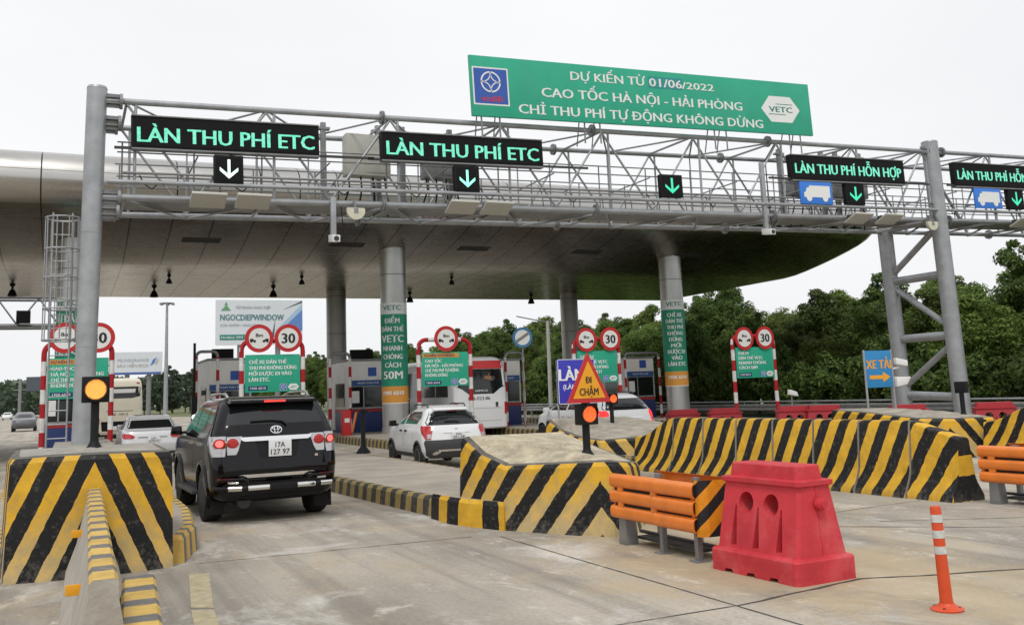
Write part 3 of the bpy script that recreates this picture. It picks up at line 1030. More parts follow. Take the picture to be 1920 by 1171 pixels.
rb = thing('plastic_barrier', 'large faded red plastic water barrier with two round holes, standing on the road in front', 'plastic barrier', (5.955, 7.19, 0), (0, 0, RAD(2.5)))
plastic_body(redplast, 'barrier_shell', rb)
q = MB(); q.lathe([(0.055, 0), (0.05, -0.05), (0.036, -0.056), (0.036, -0.075), (0.001, -0.075)], (0.0, -0.528, 0.655), 18, 1)
q.build('connector_peg', redplast, rb, smooth=35)
q = MB(); q.box(-0.004, 0.004, -0.576, -0.56, 0.02, 0.18); q.hexa([(-0.004, -0.54, 0.21), (0.004, -0.54, 0.21), (0.004, -0.50, 0.21), (-0.004, -0.50, 0.21), (-0.004, -0.506, 0.80), (0.004, -0.506, 0.80), (0.004, -0.40, 0.80), (-0.004, -0.40, 0.80)])
q.build('mould_seam', redplast, rb)
farb = plastic_body(redplast_far, 'plastic_barrier')
spots = [((18.6, 24.6), 70, 'dull red plastic barrier left of the white camera beside the right lane sign frame'),
         ((20.2, 23.3), 60, 'dull red plastic barrier under the right lane sign frame'),
         ((20.8, 22.6), 50, 'dull red plastic barrier between the right lane sign frame and the truck arrow sign'),
         ((20.9, 19.5), 55, 'red plastic barrier between the two gantry legs, behind the humped block'),
         ((22.3, 17.9), 48, 'red plastic barrier with two holes right of the front gantry leg'),
         ((17.6, 25.4), 75, 'dull red plastic barrier against the foot of the banner column behind the jersey row')]
for k, ((x, y), a, lb) in enumerate(spots):
    o = farb if k == 0 else farb.copy()
    if k: C.objects.link(o)
    o.location = (x, y, 0); o.rotation_euler = (0, 0, RAD(a))
    tag(o, lb, 'plastic barrier', 'red plastic barriers behind the jersey row')
gp = thing('guide_post', 'thin orange guide post with three silver bands on a round foot at lower right', 'guide post', (5.97, 5.38, 0), (0, RAD(-1.5), 0))
q = MB(); q.lathe([(0.115, 0), (0.118, 0.012), (0.10, 0.022), (0.06, 0.04), (0.052, 0.055)], n=28); q.build('foot', orange_post, gp, smooth=40)
for k in range(5):
    a = 2 * math.pi * k / 5
    pass
q = MB(); q.lathe([(0.048, 0.05), (0.046, 0.1), (0.042, 0.40), (0.040, 0.735), (0.034, 0.752), (0.0005, 0.755)], n=24); q.build('post', orange_post, gp, smooth=40)
for z in (0.435, 0.55, 0.665):
    q = MB(); q.lathe([(0.0400, z - 0.028), (0.0445, z - 0.028), (0.0438, z + 0.028), (0.0400, z + 0.028)], n=24); q.build('reflective_band', reflect_w, gp, smooth=40)
q = MB()
for k in range(4):
    a = 2 * math.pi * k / 4 + 0.5
    q.lathe([(0.001, 0.032), (0.011, 0.030), (0.011, 0.016), (0.011, 0.010)], (0.085 * math.cos(a), 0.085 * math.sin(a), 0), 8)
q.build('bolt', darksteel, gp)

# ------------------------------------------------------------------ sign gantry over the lanes
GY, GR = 21.0, 23.2
zt = lambda x: 8.08 + 0.0268 * x
zb = lambda x: 6.02 + 0.0211 * x
zt2 = lambda x: 8.11 + 0.028 * x
zb2 = lambda x: 6.06 + 0.019 * x
G = thing('sign_gantry', 'long galvanised lattice gantry that spans the lanes and carries the light signs', 'gantry', (0, 0, 0))
def col(p, q, r, foot=True):
    o = MB()
    o.tube(p, q, r, 28)
    p, q = Vector(p), Vector(q)
    if foot:
        o.lathe([(r + 0.16, 0.0), (r + 0.16, 0.03), (r + 0.002, 0.03), (r + 0.001, 0.05)], (p.x, p.y, p.z), 24)
        for k in range(8):
            a = 2 * math.pi * k / 8
            d = Vector((math.cos(a), math.sin(a), 0))
            n_ = Vector((-d.y, d.x, 0)) * 0.008
            b = p + d * r; e = p + d * (r + 0.13)
            o.hexa([b - n_ + Vector((0, 0, .03)), e - n_ + Vector((0, 0, .03)), e + n_ + Vector((0, 0, .03)), b + n_ + Vector((0, 0, .03)),
                    b - n_ + Vector((0, 0, .25)), b - n_ * .9 + d * .02 + Vector((0, 0, .25)), b + n_ * .9 + d * .02 + Vector((0, 0, .25)), b + n_ + Vector((0, 0, .25))])
    for f in (0.33, 0.62):
        c = p.lerp(q, f)
        d = (q - p).normalized()
        o.tube(c - d * 0.012, c + d * 0.012, r + 0.006, 28)
    return o.build('column', galv, G, smooth=50)
col((0.26, GY, 0.30), (0.37, GY, 8.32), 0.20)
col((0.31, GR, 0.30), (0.38, GR, 8.30), 0.20)
col((24.80, GY, 0.28), (24.55, GY, 9.02), 0.25)
col((24.78, GR, 0.28), (24.62, GR, 6.62), 0.24)
MB().lathe([(0.001, 0), (0.205, 0.0), (0.19, 0.05), (0.001, 0.075)], (0.37, GY, 8.32), 24).build('column_cap', galv, G, smooth=40)
MB().lathe([(0.001, 0), (0.255, 0.0), (0.24, 0.04), (0.001, 0.06)], (24.55, GY, 9.02), 24).build('column_cap', galv, G, smooth=40)
MB().box(-0.25, 0.85, 20.55, 23.6, 0.29, 1.02).build('plinth', concrete, G, bevel=0.02)
XE = 34.0
def chord(f, y, r, x0=0.45):
    o = MB(); n = 12
    o.path([(x0 + (XE - x0) * k / n, y, f(x0 + (XE - x0) * k / n)) for k in range(n + 1)], r, 14)
    return o.build('chord', galv, G, smooth=50)
chord(zt, GY, 0.068); chord(zb, GY, 0.072); chord(zt2, GR, 0.066); chord(zb2, GR, 0.07)
# flanges where the chord lengths are bolted
for x in (6.55, 12.25, 18.05, 29.6):
    for f, y in ((zt, GY), (zb, GY), (zt2, GR), (zb2, GR)):
        o = MB()
        o.lathe([(0.16, -0.035), (0.16, -0.008), (0.086, -0.008), (0.086, 0.008), (0.16, 0.008), (0.16, 0.035)], (x, y, f(x)), 16, 0)
        for k in range(8):
            a = 2 * math.pi * k / 8
            o.tube((x - 0.05, y + 0.125 * math.cos(a), f(x) + 0.125 * math.sin(a)), (x + 0.05, y + 0.125 * math.cos(a), f(x) + 0.125 * math.sin(a)), 0.014, 6)
        o.build('flange', galv_d, G)
# end brackets at the columns
def bracket(x0, x1, y, z, w=0.09):
    o = MB()
    o.box(x0, x1, y - w, y + w, z + 0.055, z + 0.075); o.box(x0, x1, y - w, y + w, z - 0.075, z - 0.055)
    o.box(x0 + 0.03, x1, y - 0.012, y + 0.012, z - 0.15, z + 0.15)
    o.lathe([(0.165, -0.03), (0.165, 0.03), (0.09, 0.03)], (x1 - 0.02, y, z), 16, 0)
    o.build('bracket', galv_d, G)
for f, y in ((zt, GY), (zb, GY), (zt2, GR), (zb2, GR)):
    bracket(0.5, 0.86, y, f(0.6))
    if y == GY:
        bracket(24.1, 24.4, y, f(24.2)); bracket(24.75, 25.05, y, f(24.9))
bracket(0.5, 0.84, GY, 7.62); bracket(0.5, 0.84, GY, 5.72)
def brace(p, q, r=0.030, name='brace'):
    MB().tube(p, q, r, 8).build(name, galv, G, smooth=50)
xs = [0.95 + 1.45 * k for k in range(23)]
for k in range(22):                                     # front and rear faces: W-shaped diagonals and uprights
    a, b = xs[k], xs[k + 1]
    if k % 2 == 0:
        brace((a, GY, zt(a) - 0.05), (b, GY, zb(b) + 0.05)); brace((a, GR, zt2(a) - 0.05), (b, GR, zb2(b) + 0.05), 0.03)
    else:
        brace((a, GY, zb(a) + 0.05), (b, GY, zt(b) - 0.05)); brace((a, GR, zb2(a) + 0.05), (b, GR, zt2(b) - 0.05), 0.03)
for k in range(0, 23, 2):
    x = xs[k] + 0.18
    brace((x, GY, zb(x)), (x, GY, zt(x)), 0.032, 'upright')
    brace((x, GR, zb2(x)), (x, GR, zt2(x)), 0.03, 'upright')
    brace((xs[k], GY, zt(xs[k])), (xs[k], GR, zt2(xs[k])), 0.032, 'cross_tie')
    brace((xs[k], GY, zb(xs[k]) - 0.03), (xs[k], GR, zb2(xs[k]) - 0.03), 0.032, 'cross_tie')
for k in range(0, 21, 2):                               # zigzag in the top and bottom planes
    a, b, c = xs[k], xs[k + 1], xs[k + 2]
    brace((a, GY, zt(a)), (b, GR, zt2(b)), 0.026, 'lateral'); brace((b, GR, zt2(b)), (c, GY, zt(c)), 0.026, 'lateral')
    brace((a, GY, zb(a) - 0.06), (b, GR, zb2(b) - 0.06), 0.032, 'lateral'); brace((b, GR, zb2(b) - 0.06), (c, GY, zb(c) - 0.06), 0.032, 'lateral')
for k in range(1, 22, 2):                               # thin uprights and cable trays between the main nodes
    x = xs[k]
    brace((x, GR, zb2(x)), (x, GR, zt2(x)), 0.02, 'upright')
    brace((x, GY + .05, zb(x) + .95), (x, GR - .05, zb(x) + .95), 0.02, 'cross_tie')
for y, dz in ((20.95, 0.52), (22.9, 0.42)):
    q = MB(); q.path([(0.9 + 32 * k / 8, y, zb(0.9 + 32 * k / 8) + dz) for k in range(9)], 0.028, 8); q.build('cable_tray', galv_d, G)
r_ = random.Random(4)
for k in range(16):                                     # loose cables
    x = 1.5 + 2 * k + r_.uniform(-.5, .5)
    q = MB(); q.path([(x, 21.1, zb(x) + .5), (x + .1, 21.05, zb(x) + .30), (x + .25, 21.08, zb(x) + .22), (x + .45, 21.12, zb(x) + .42)], 0.014, 6); q.build('cable', blackpl, G)
# walkway with hand rails
o = MB(); n = 10
for k in range(n):
    a, b = 0.7 + 33 * k / n, 0.7 + 33 * (k + 1) / n - 0.02
    o.hexa([(a, 21.5, zb(a) + .02), (b, 21.5, zb(b) + .02), (b, 22.5, zb(b) + .02), (a, 22.5, zb(a) + .02), (a, 21.5, zb(a) + .06), (b, 21.5, zb(b) + .06), (b, 22.5, zb(b) + .06), (a, 22.5, zb(a) + .06)])
o.build('walkway', galv_d, G)
for y in (21.45, 22.55):
    for dz in (0.55, 1.08, 1.30):
        if y > 22 and dz > 1.2: continue
        o = MB(); o.path([(0.8 + 33 * k / 8, y, zb(0.8 + 33 * k / 8) + dz) for k in range(9)], 0.017, 6); o.build('handrail', galv_d, G)
    for k in range(23):
        x = 0.9 + 1.47 * k
        MB().tube((x, y, zb(x)), (x, y, zb(x) + (1.30 if y < 22 else 1.08)), 0.018, 6).build('rail_post', galv_d, G)
o = MB(); o.path([(0.6 + 33 * k / 8, 20.86, zb(0.6 + 33 * k / 8) + 0.30) for k in range(9)], 0.05, 10); o.build('sign_rail', galv, G, smooth=50)
for x0, x1, a in ((0.72, 6.3, 7.04), (6.15, 12.0, 7.17), (17.9, 24.2, 7.44), (25.0, 31, 7.63)):
    MB().hexa([(x0, 20.84, a), (x1, 20.84, a + .027 * (x1 - x0)), (x1, 20.9, a + .027 * (x1 - x0)), (x0, 20.9, a), (x0, 20.84, a + .05), (x1, 20.84, a + .05 + .027 * (x1 - x0)), (x1, 20.9, a + .05 + .027 * (x1 - x0)), (x0, 20.9, a + .05)]).build('mounting_bar', darksteel, G)
# right leg bracing
for p, q, r in (((24.78, GR, 1.15), (24.78, GY, 1.05), .13), ((24.72, GR, 2.95), (24.72, GY, 2.95), .13), ((24.66, GR, 4.85), (24.66, GY, 4.85), .13),
                ((24.68, GR, 4.7), (24.74, GY, 3.15), .10), ((24.77, GR, 1.35), (24.75, GY, 2.75), .10), ((24.66, GR, 5.0), (24.6, GY, 6.4), .10),
                ((24.6, GR, 6.56), (24.6, GY, 6.56), .1)):
    brace(p, q, r, 'leg_strut')
for p, q in (((0.28, GR, 1.4), (0.28, GY, 2.9)), ((0.3, GR, 3.0), (0.3, GY, 3.0)), ((0.33, GR, 5.0), (0.33, GY, 5.0))):
    brace(p, q, 0.07, 'leg_strut')
# ladder with safety cage on the rear left column
lad = MB()
for x in (-0.42, -0.02): lad.tube((x, 23.35, 0.6), (x, 23.35, 6.1), 0.022, 6)
for k in range(18): lad.tube((-0.42, 23.35, 0.8 + 0.3 * k), (-0.02, 23.35, 0.8 + 0.3 * k), 0.014, 6)
ladder = lad.build('ladder', galv, G)
for z in (3.25, 3.95, 4.65, 5.3, 6.02):
    o = MB(); o.path([(-0.22 + 0.36 * math.cos(t), 23.6 + 0.36 * math.sin(t), z) for t in [2 * math.pi * k / 18 for k in range(19)]], 0.018, 6); o.build('cage_hoop', galv, ladder)
for k in range(9):
    t = math.pi * 2 * k / 9 + 0.2
    MB().tube((-0.22 + 0.36 * math.cos(t), 23.6 + 0.36 * math.sin(t), 3.25), (-0.22 + 0.36 * math.cos(t), 23.6 + 0.36 * math.sin(t), 6.02), 0.014, 6).build('cage_bar', galv, ladder)
# the vertical posts standing behind the cabinets
for x in (5.55, 6.95, 7.6, 8.9, 19.9, 21.6, 22.2, 23.2):
    MB().box(x - 0.06, x + 0.06, 22.62, 22.74, zb(x), zt(x) + 0.28).build('cabinet_post', galv_d, G)
    MB().box(x - 0.16, x + 0.16, 22.6, 22.76, zt(x) + 0.1, zt(x) + 0.16).build('post_clamp', galv_d, G)

# ------------------------------------------------------------------ LED lane signs
def ledsign(label, x, z, w, h, txt, tw, th_, tv, lit=led_t):
    r = thing('led_sign', label, 'led sign', (x, 20.82, z), (0, -0.025, 0), 'light signs naming the lanes')
    MB().box(-w / 2, w / 2, -0.02, 0.16, 0, h).build('housing', led_h, r, bevel=0.01)
    s = MB(); s.box(-w / 2 + 0.045, w / 2 - 0.045, -0.03, -0.019, 0.045, h - 0.045)
    s = s.build('screen', led_s, r)
    t = MB(); write(t, txt, 0, tv, th_, front(-0.031), tw, 'C', 0, 0.022, 0.004)
    t.build('lettering', lit, s)
    b = MB(); b.box(-w / 2, w / 2, -0.05, 0.17, -0.035, -0.004); b.box(-w / 2, w / 2, -0.05, 0.17, h + 0.004, h + 0.03)
    b.build('frame_trim', galv_d, r)
ledsign('dark light sign above the black SUV lane, reading LÀN THU PHÍ ETC', 3.03, 7.12, 3.96, 0.68, 'LÀN THU PHÍ ETC', 3.72, 0.335, 0.13)
ledsign('dark light sign just right of the beige cabinet, reading LÀN THU PHÍ ETC', 8.58, 7.24, 4.22, 0.66, 'LÀN THU PHÍ ETC', 3.96, 0.34, 0.13)
ledsign('dark HỖN HỢP light sign left of the tall gantry leg', 20.9, 7.50, 4.45, 0.72, 'LÀN THU PHÍ HỖN HỢP', 4.15, 0.30, 0.20)
ledsign('dark HỖN HỢP light sign cut off by the right photo edge', 27.5, 7.69, 4.4, 0.75, 'LÀN THU PHÍ HỖN HỢP', 4.15, 0.30, 0.22)
def arrowsign(label, x, z, w, h, lit):
    r = thing('lane_signal', label, 'lane signal', (x, 20.80, z), (0, -0.02, 0), 'green arrow signals under the gantry')
    MB().box(-w / 2, w / 2, 0, 0.16, 0, h).build('housing', led_h, r, bevel=0.02)
    s = MB(); s.box(-w * 0.42, w * 0.42, -0.008, 0.004, h * 0.08, h * 0.92); s = s.build('screen', led_s, r)
    a = MB()
    f = front(-0.009)
    k = w * 0.045
    a.prism([(-k, h * 0.24), (k, h * 0.24), (k, h * 0.84), (-k, h * 0.84)], 0, 0.006, f)
    for sx in (-1, 1):
        a.prism([(0, h * 0.16), (sx * w * 0.31, h * 0.44), (sx * w * 0.31, h * 0.56), (0, h * 0.29)], 0, 0.006, f)
    a.build('arrow', lit, s)
arrowsign('bright white green down arrow signal under the leftmost light sign', 3.03, 6.42, 0.62, 0.62, led_w)
arrowsign('green down arrow signal under the second light sign from left', 8.61, 6.54, 0.65, 0.63, em('mid green led', (0.30, 0.95, 0.70), 0.9))
arrowsign('green down arrow signal hanging alone on the gantry under the long green billboard', 14.53, 6.71, 0.70, 0.62, led_d)
arrowsign('dim green down arrow signal beside the left truck sign', 21.05, 6.83, 0.72, 0.63, led_d)
arrowsign('dim green down arrow signal cut off by the right edge of the photo', 28.05, 7.01, 0.72, 0.68, led_d)
def trucksign(label, x, z, w, h):
    r = thing('truck_sign', label, 'road sign', (x, 20.78, z), (0, -0.02, 0), 'blue signs with a white truck')
    MB().box(-w / 2, w / 2, 0, 0.05, 0, h).build('sign_plate', truck_p, r, bevel=0.01)
    t = MB(); f = front(-0.002)
    t.prism([(-.28 * w, .30 * h), (.42 * w, .30 * h), (.42 * w, .82 * h), (-.22 * w, .82 * h), (-.22 * w, .74 * h), (-.30 * w, .72 * h), (-.33 * w, .55 * h), (-.39 * w, .50 * h), (-.39 * w, .30 * h)], 0, 0.006, f)
    for u in (-0.24, 0.26): t.prism(circ(u * w, .27 * h, 0.085 * w, 16), 0.001, 0.008, f)
    t.build('truck_symbol', text_w, r)
trucksign('blue sign with a white truck under the light sign left of the gantry leg', 19.53, 6.76, 1.2, 0.66)
trucksign('blue sign with a white truck at the right photo edge, beyond the gantry leg', 26.7, 6.97, 1.24, 0.66)

# ------------------------------------------------------------------ equipment on the gantry
def antenna(label, x):
    z = zb(x) - 0.10
    r = thing('antenna_panel', label, 'antenna', (x, 20.55, z), (RAD(-24), 0, 0), 'flat beige reader panels under the gantry')
    MB().box(-0.36, 0.36, -0.26, 0.26, -0.03, 0.03).build('panel', beige_p, r, bevel=0.012)
    b = MB(); b.box(-0.33, 0.33, -0.02, 0.14, 0.04, 0.11); b.tube((-0.3, 0.1, 0.13), (0.3, 0.1, 0.13), 0.035, 8); b.box(-0.05, 0.05, 0.08, 0.34, 0.05, 0.12)
    b.build('bracket', darksteel, r)
for x, t in ((2.57, 'left one of the pair under the bright white green arrow'), (3.5, 'right one of the pair under the bright white green arrow'),
             (8.35, 'left one of the pair under the second light sign'), (9.25, 'right one of the pair under the second light sign'),
             (20.85, 'left one of the pair below the left truck sign'), (22.05, 'right one of the pair below the left truck sign'),
             (27.9, 'slung under the gantry at the right edge of the photo')):
    antenna('flat beige reader panel, ' + t, x)
def cabinet(label, x0, x1, y, z0, z1, m=beige_p):
    r = thing('control_cabinet', label, 'cabinet')
    MB().box(x0, x1, y, y + 0.4, z0, z1).build('case', m, r, bevel=0.015)
    d = MB(); d.box(x0 + (x1 - x0) * 0.45, x1 - 0.05, y - 0.012, y - 0.002, z0 + 0.08, z0 + (z1 - z0) * 0.6); d.build('door', m, r, bevel=0.006)
    for k in range(4):
        q = MB(); xx = x0 + 0.1 + (x1 - x0 - 0.2) * k / 3
        q.path([(xx, y + 0.2, z0), (xx + 0.02, y + 0.18, z0 - 0.3), (xx + 0.06 * (k - 1.5), y + 0.2, z0 - 0.62), (xx + 0.06 * (k - 1.5), y + 0.3, z0 - 0.95)], 0.022, 6)
        q.build('cable', blackpl, r, smooth=60)
cabinet('large beige control cabinet between the two ETC light signs', 5.98, 7.1, 22.1, 7.1, 8.14)
cabinet('flat dark cabinet hidden behind the second light sign, with black cables hanging below', 8.0, 9.0, 22.1, 7.15, 7.6, galv_d)
cabinet('flat cabinet behind the left truck sign, with black cables hanging below', 19.9, 21.1, 22.1, 7.35, 7.9, galv_d)
cabinet('flat cabinet with hanging black cables, nearer the tall gantry leg', 21.6, 22.9, 22.1, 7.35, 7.9, galv_d)
def hangcam(label, x, ztop, zlow):
    r = thing('camera', label, 'camera', (x, 20.9, 0), (0, 0, 0), 'cameras hanging from the gantry')
    MB().box(-0.06, 0.06, -0.05, 0.05, zlow + 0.2, ztop).build('drop_post', galv, r, bevel=0.006)
    MB().hexa([(-.09, -.28, zlow), (.09, -.28, zlow), (.09, .1, zlow + .05), (-.09, .1, zlow + .05), (-.09, -.28, zlow + .16), (.09, -.28, zlow + .16), (.09, .1, zlow + .22), (-.09, .1, zlow + .22)]).build('housing', white_p, r, bevel=0.015)
    MB().lathe([(0.001, -0.305), (0.055, -0.305), (0.06, -0.285), (0.06, -0.27)], (0, 0, zlow + 0.08), 14, 1).build('lens', glass_k, r)
    q = MB(); q.path([(0.1, 0, zlow + .2), (0.2, 0, zlow + .1), (0.25, 0.05, zlow + .3), (0.2, .05, ztop - .2)], 0.012, 6); q.build('cable', blackpl, r)
hangcam('white camera on a drop post under the gantry, left of the beige half disc', 5.33, 6.25, 5.18)
hangcam('white camera on a long drop post, between the lone green arrow and left truck sign', 17.68, 7.9, 5.78)
def halfdisc(label, x, z):
    r = thing('loudspeaker', label, 'loudspeaker', (x, 20.78, z), (0, 0, 0), 'beige half discs under the gantry')
    q = MB(); q.prism([(0.21 * math.cos(t), 0.21 * math.sin(t) + (0.05 if math.sin(t) > 0 else 0)) for t in [math.pi + math.pi * k / 16 for k in range(17)]] + [(0.20, 0.06), (-0.20, 0.06)], 0, 0.09, front(0.0))
    q.build('dish', pm('cream plastic', (0.62, 0.60, 0.48), 0.5), r)
    q = MB(); q.box(-0.05, 0.05, -0.10, -0.085, -0.06, 0.05); q.box(-0.02, 0.02, 0.0, 0.12, 0.05, 0.25); q.build('bracket', galv_d, r)
halfdisc('beige half disc hanging under the gantry beside the left white camera', 5.81, 5.93)
halfdisc('beige half disc hanging beside the tall right gantry leg', 24.0, 6.36)

# ------------------------------------------------------------------ green billboard on top of the gantry
bb = thing('billboard', 'long green billboard on top of the gantry announcing DỰ KIẾN TỪ 01/06/2022', 'billboard', (14.1, 20.68, 8.58), (0, -0.033, 0))
BW, BH = 10.74, 1.54
MB().box(-BW / 2, BW / 2, -0.03, 0.05, 0, BH).build('panel', green_p, bb, bevel=0.006)
f = front(-0.031)
t = MB()
write(t, 'DỰ KIẾN TỪ', -1.43, 1.10, 0.235, f, 2.26, 'C', 0, 0.02)
write(t, '/2022', 1.42, 1.10, 0.20, f, 1.06, 'C', 0, 0.02)
write(t, '01/06', 0.36, 1.10, 0.235, lambda a, b, c: f(a, b, c + 0.004), 1.05, 'C', 0, 0.02)
write(t, 'CAO TỐC HÀ NỘI - HẢI PHÒNG', -0.28, 0.60, 0.25, f, 6.30, 'C', 0, 0.02)
write(t, 'CHỈ THU PHÍ TỰ ĐỘNG KHÔNG DỪNG', -0.28, 0.13, 0.25, f, 7.65, 'C', 0, 0.02)
t.build_lines('lettering', 'lettering', text_w, bb)
t = MB(); t.prism(rect(-0.20, 0.92, 1.06, 1.38), 0, 0.003, f); t.build('date_patch', pm('teal patch', (0.02, 0.28, 0.27), 0.5, 0, 0.05), bb)
t = MB(); starlogo(t, -4.83, 0.77, 0.93, f, 1, 0, 2, 0.004, 'vidifi'); t.build('emblem', [text_w, blue_p, text_r], bb)
t = MB(); hexlogo(t, 4.25, 0.72, 1.40, 0.76, f, 0, 1); t.build('emblem', [text_w, text_g], bb)
for x in (-5.1, -4.6, -2.2, -1.75, 1.9, 2.3, 4.55, 4.95):
    q = MB(); q.tube((x, 0.06 if x * 10 % 2 else 0.10, -0.52), (x, 0.06, 0.2), 0.022, 6); q.tube((x, 0.55, -0.5), (x, 0.07, 0.9), 0.018, 6); q.build('support_post', galv_d, bb)
q = MB()
for z in (0.15, 0.75, 1.35): q.box(-BW / 2 + .05, BW / 2 - .05, 0.052, 0.09, z - .02, z + .02)
q.build('back_frame', galv_d, bb)

# ------------------------------------------------------------------ toll canopy
def canopy_mat():
    m, t, b = nodes('brushed canopy panels')
    n = t.nodes
    co = n.new('ShaderNodeTexCoord')
    sp = n.new('ShaderNodeSeparateXYZ')
    t.links.new(co.outputs['UV'], sp.inputs[0])
    fx = math_node(t, 'FRACT', math_node(t, 'DIVIDE', math_node(t, 'ADD', sp.outputs[0], 60.0), 1.372))
    ln = math_node(t, 'LESS_THAN', fx, 0.030)
    fv = math_node(t, 'FRACT', math_node(t, 'DIVIDE', math_node(t, 'ADD', sp.outputs[1], 0.35), 2.45))
    ln2 = math_node(t, 'LESS_THAN', fv, 0.007)
    line = math_node(t, 'MAXIMUM', ln, ln2)
    # each panel differs a little
    wn = n.new('ShaderNodeTexWhiteNoise'); wn.noise_dimensions = '2D'
    cb = n.new('ShaderNodeCombineXYZ')
    t.links.new(math_node(t, 'FLOOR', math_node(t, 'DIVIDE', math_node(t, 'ADD', sp.outputs[0], 60.0), 1.372)), cb.inputs[0])
    t.links.new(math_node(t, 'FLOOR', math_node(t, 'DIVIDE', math_node(t, 'ADD', sp.outputs[1], 0.35), 2.45)), cb.inputs[1])
    t.links.new(cb.outputs[0], wn.inputs[0])
    mp_ = n.new('ShaderNodeMapping'); mp_.inputs['Scale'].default_value = (0.5, 0.8, 1)
    t.links.new(co.outputs['UV'], mp_.inputs[0])
    no = n.new('ShaderNodeTexNoise'); no.inputs['Scale'].default_value = 2.0; no.inputs['Detail'].default_value = 5
    t.links.new(mp_.outputs[0], no.inputs['Vector'])
    s = math_node(t, 'ADD', math_node(t, 'MULTIPLY', wn.outputs[0], 0.10), math_node(t, 'MULTIPLY', no.outputs['Fac'], 0.14))
    s = math_node(t, 'ADD', s, 0.80)
    mu = n.new('ShaderNodeMixRGB'); mu.blend_type = 'MULTIPLY'; mu.inputs[0].default_value = 1
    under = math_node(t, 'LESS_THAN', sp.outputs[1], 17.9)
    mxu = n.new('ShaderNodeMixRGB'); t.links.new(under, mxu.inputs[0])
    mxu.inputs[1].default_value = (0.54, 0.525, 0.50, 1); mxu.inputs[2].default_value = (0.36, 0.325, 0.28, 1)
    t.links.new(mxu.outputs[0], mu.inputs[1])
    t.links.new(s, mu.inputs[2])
    mx = n.new('ShaderNodeMixRGB')
    t.links.new(line, mx.inputs[0]); t.links.new(mu.outputs[0], mx.inputs[1]); mx.inputs[2].default_value = (0.03, 0.03, 0.03, 1)
    t.links.new(mx.outputs[0], b.inputs['Base Color'])
    setin(b, 'Metallic', 1.0)
    rr = math_node(t, 'ADD', math_node(t, 'MULTIPLY', no.outputs['Fac'], 0.16), 0.19)
    t.links.new(rr, b.inputs['Roughness'])
    return m
CAN = thing('toll_canopy', 'wide metal-clad toll plaza canopy over the booths', 'canopy')
prof = [(51.5, 7.2), (46, 7.2), (41.0, 7.2), (39.9, 7.2), (39.2, 7.24), (38.3, 7.36), (37.2, 7.54), (36.0, 7.76), (34.9, 8.0), (34.1, 8.2), (33.5, 8.42), (33.1, 8.68), (32.97, 8.95), (33.0, 9.25), (33.12, 9.6), (33.4, 9.88), (33.9, 10.08), (34.8, 10.18),
        (38, 10.3), (50.5, 10.3), (51.3, 9.9), (51.6, 9.2), (51.7, 8.2), (51.65, 7.5)]
vs = [0]
for p, q in zip(prof, prof[1:] + prof[:1]): vs.append(vs[-1] + math.hypot(q[0] - p[0], q[1] - p[1]))
secs = [-30, -20, -10, 0, 5, 10, 15, 20, 25, 28.5, 31, 33, 34.4]
def nose(x, y):                                         # the front corner is rounded in plan
    d = max(0.0, x - 31.5); R_ = 10.0
    return y + (R_ - math.sqrt(max(0.0, R_ * R_ - d * d))) * max(0.0, min(1.0, (45.0 - y) / 11.0))
rs = [[(x, nose(x, y), z) for y, z in prof] for x in secs]
us = list(secs)
cy, cz = 42.5, 8.9
for k, (dx, sc) in enumerate(((0.5, 0.99), (0.9, 0.94), (1.15, 0.84), (1.25, 0.68))):
    rs.append([(34.4 + dx, cy + (nose(34.4 + min(dx, 1.2), y) - cy) * (1 - (1 - sc) * 0.35), cz + (z - cz) * sc) for y, z in prof])
    us.append(34.4 + dx)
cb_ = MB()
cb_.rings(rs, us=us, vs=vs)
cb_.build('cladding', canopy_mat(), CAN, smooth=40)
slot_m = pm('recess dark', (0.03, 0.028, 0.026), 0.6)
for x, y in ((4.3, 36.0), (15.2, 36.0), (26.0, 36.0), (9.8, 36.0), (20.6, 36.0)):
    zz = 7.77
    q = MB(); q.hexa([(x - .68, y - 0.5, zz + .1), (x + .68, y - .5, zz + .1), (x + .68, y + .5, zz - .12), (x - .68, y + .5, zz - .12), (x - .68, y - 0.5, zz + .2), (x + .68, y - .5, zz + .2), (x + .68, y + .5, zz), (x - .68, y + .5, zz)])
    q.build('vent_panel', slot_m, CAN)
# soffit floodlights
def flood(label, x, y, big):
    r = thing('canopy_lamp', label, 'lamp', (x, y, 7.2), (0, 0, 0), 'lamps under the canopy')
    s = 0.72 if big else 0.5
    MB().lathe([(0.16 * s, 0.0), (0.16 * s, -0.05), (0.07 * s, -0.12), (0.06 * s, -0.30 * s), (0.12 * s, -0.36 * s)], n=14).build('mount', blackpl, r, smooth=40)
    MB().lathe([(0.12 * s, -0.34 * s), (0.20 * s, -0.50 * s), (0.27 * s, -0.72 * s), (0.25 * s, -0.74 * s), (0.001, -0.70 * s)], n=16).build('lamp_shade', blackpl, r, smooth=40)
for lb, x, y, b in (('black cone lamp under the canopy, above the tall light mast at left', 3.45, 46.5, 1), ('black cone lamp under the canopy, above the white window billboard', 8.78, 46.0, 1),
                    ('small black lamp under the canopy, behind and above the left cone lamp', 3.74, 42.5, 0), ('small black lamp under the canopy, above the middle of the white window billboard', 9.31, 42.2, 0),
                    ('small black lamp under the canopy, above the 8m width sign right of the banner column', 16.21, 41.5, 0), ('black lamp at the rear edge of the canopy, left of the slim rear column', 23.8, 48.6, 1),
                    ('black lamp tucked behind the banner column at the rear edge of the canopy', 16.4, 48.2, 1), ('small black lamp under the canopy at the far left edge of the photo', -2.35, 46.5, 1)):
    flood(lb, x, y, b)

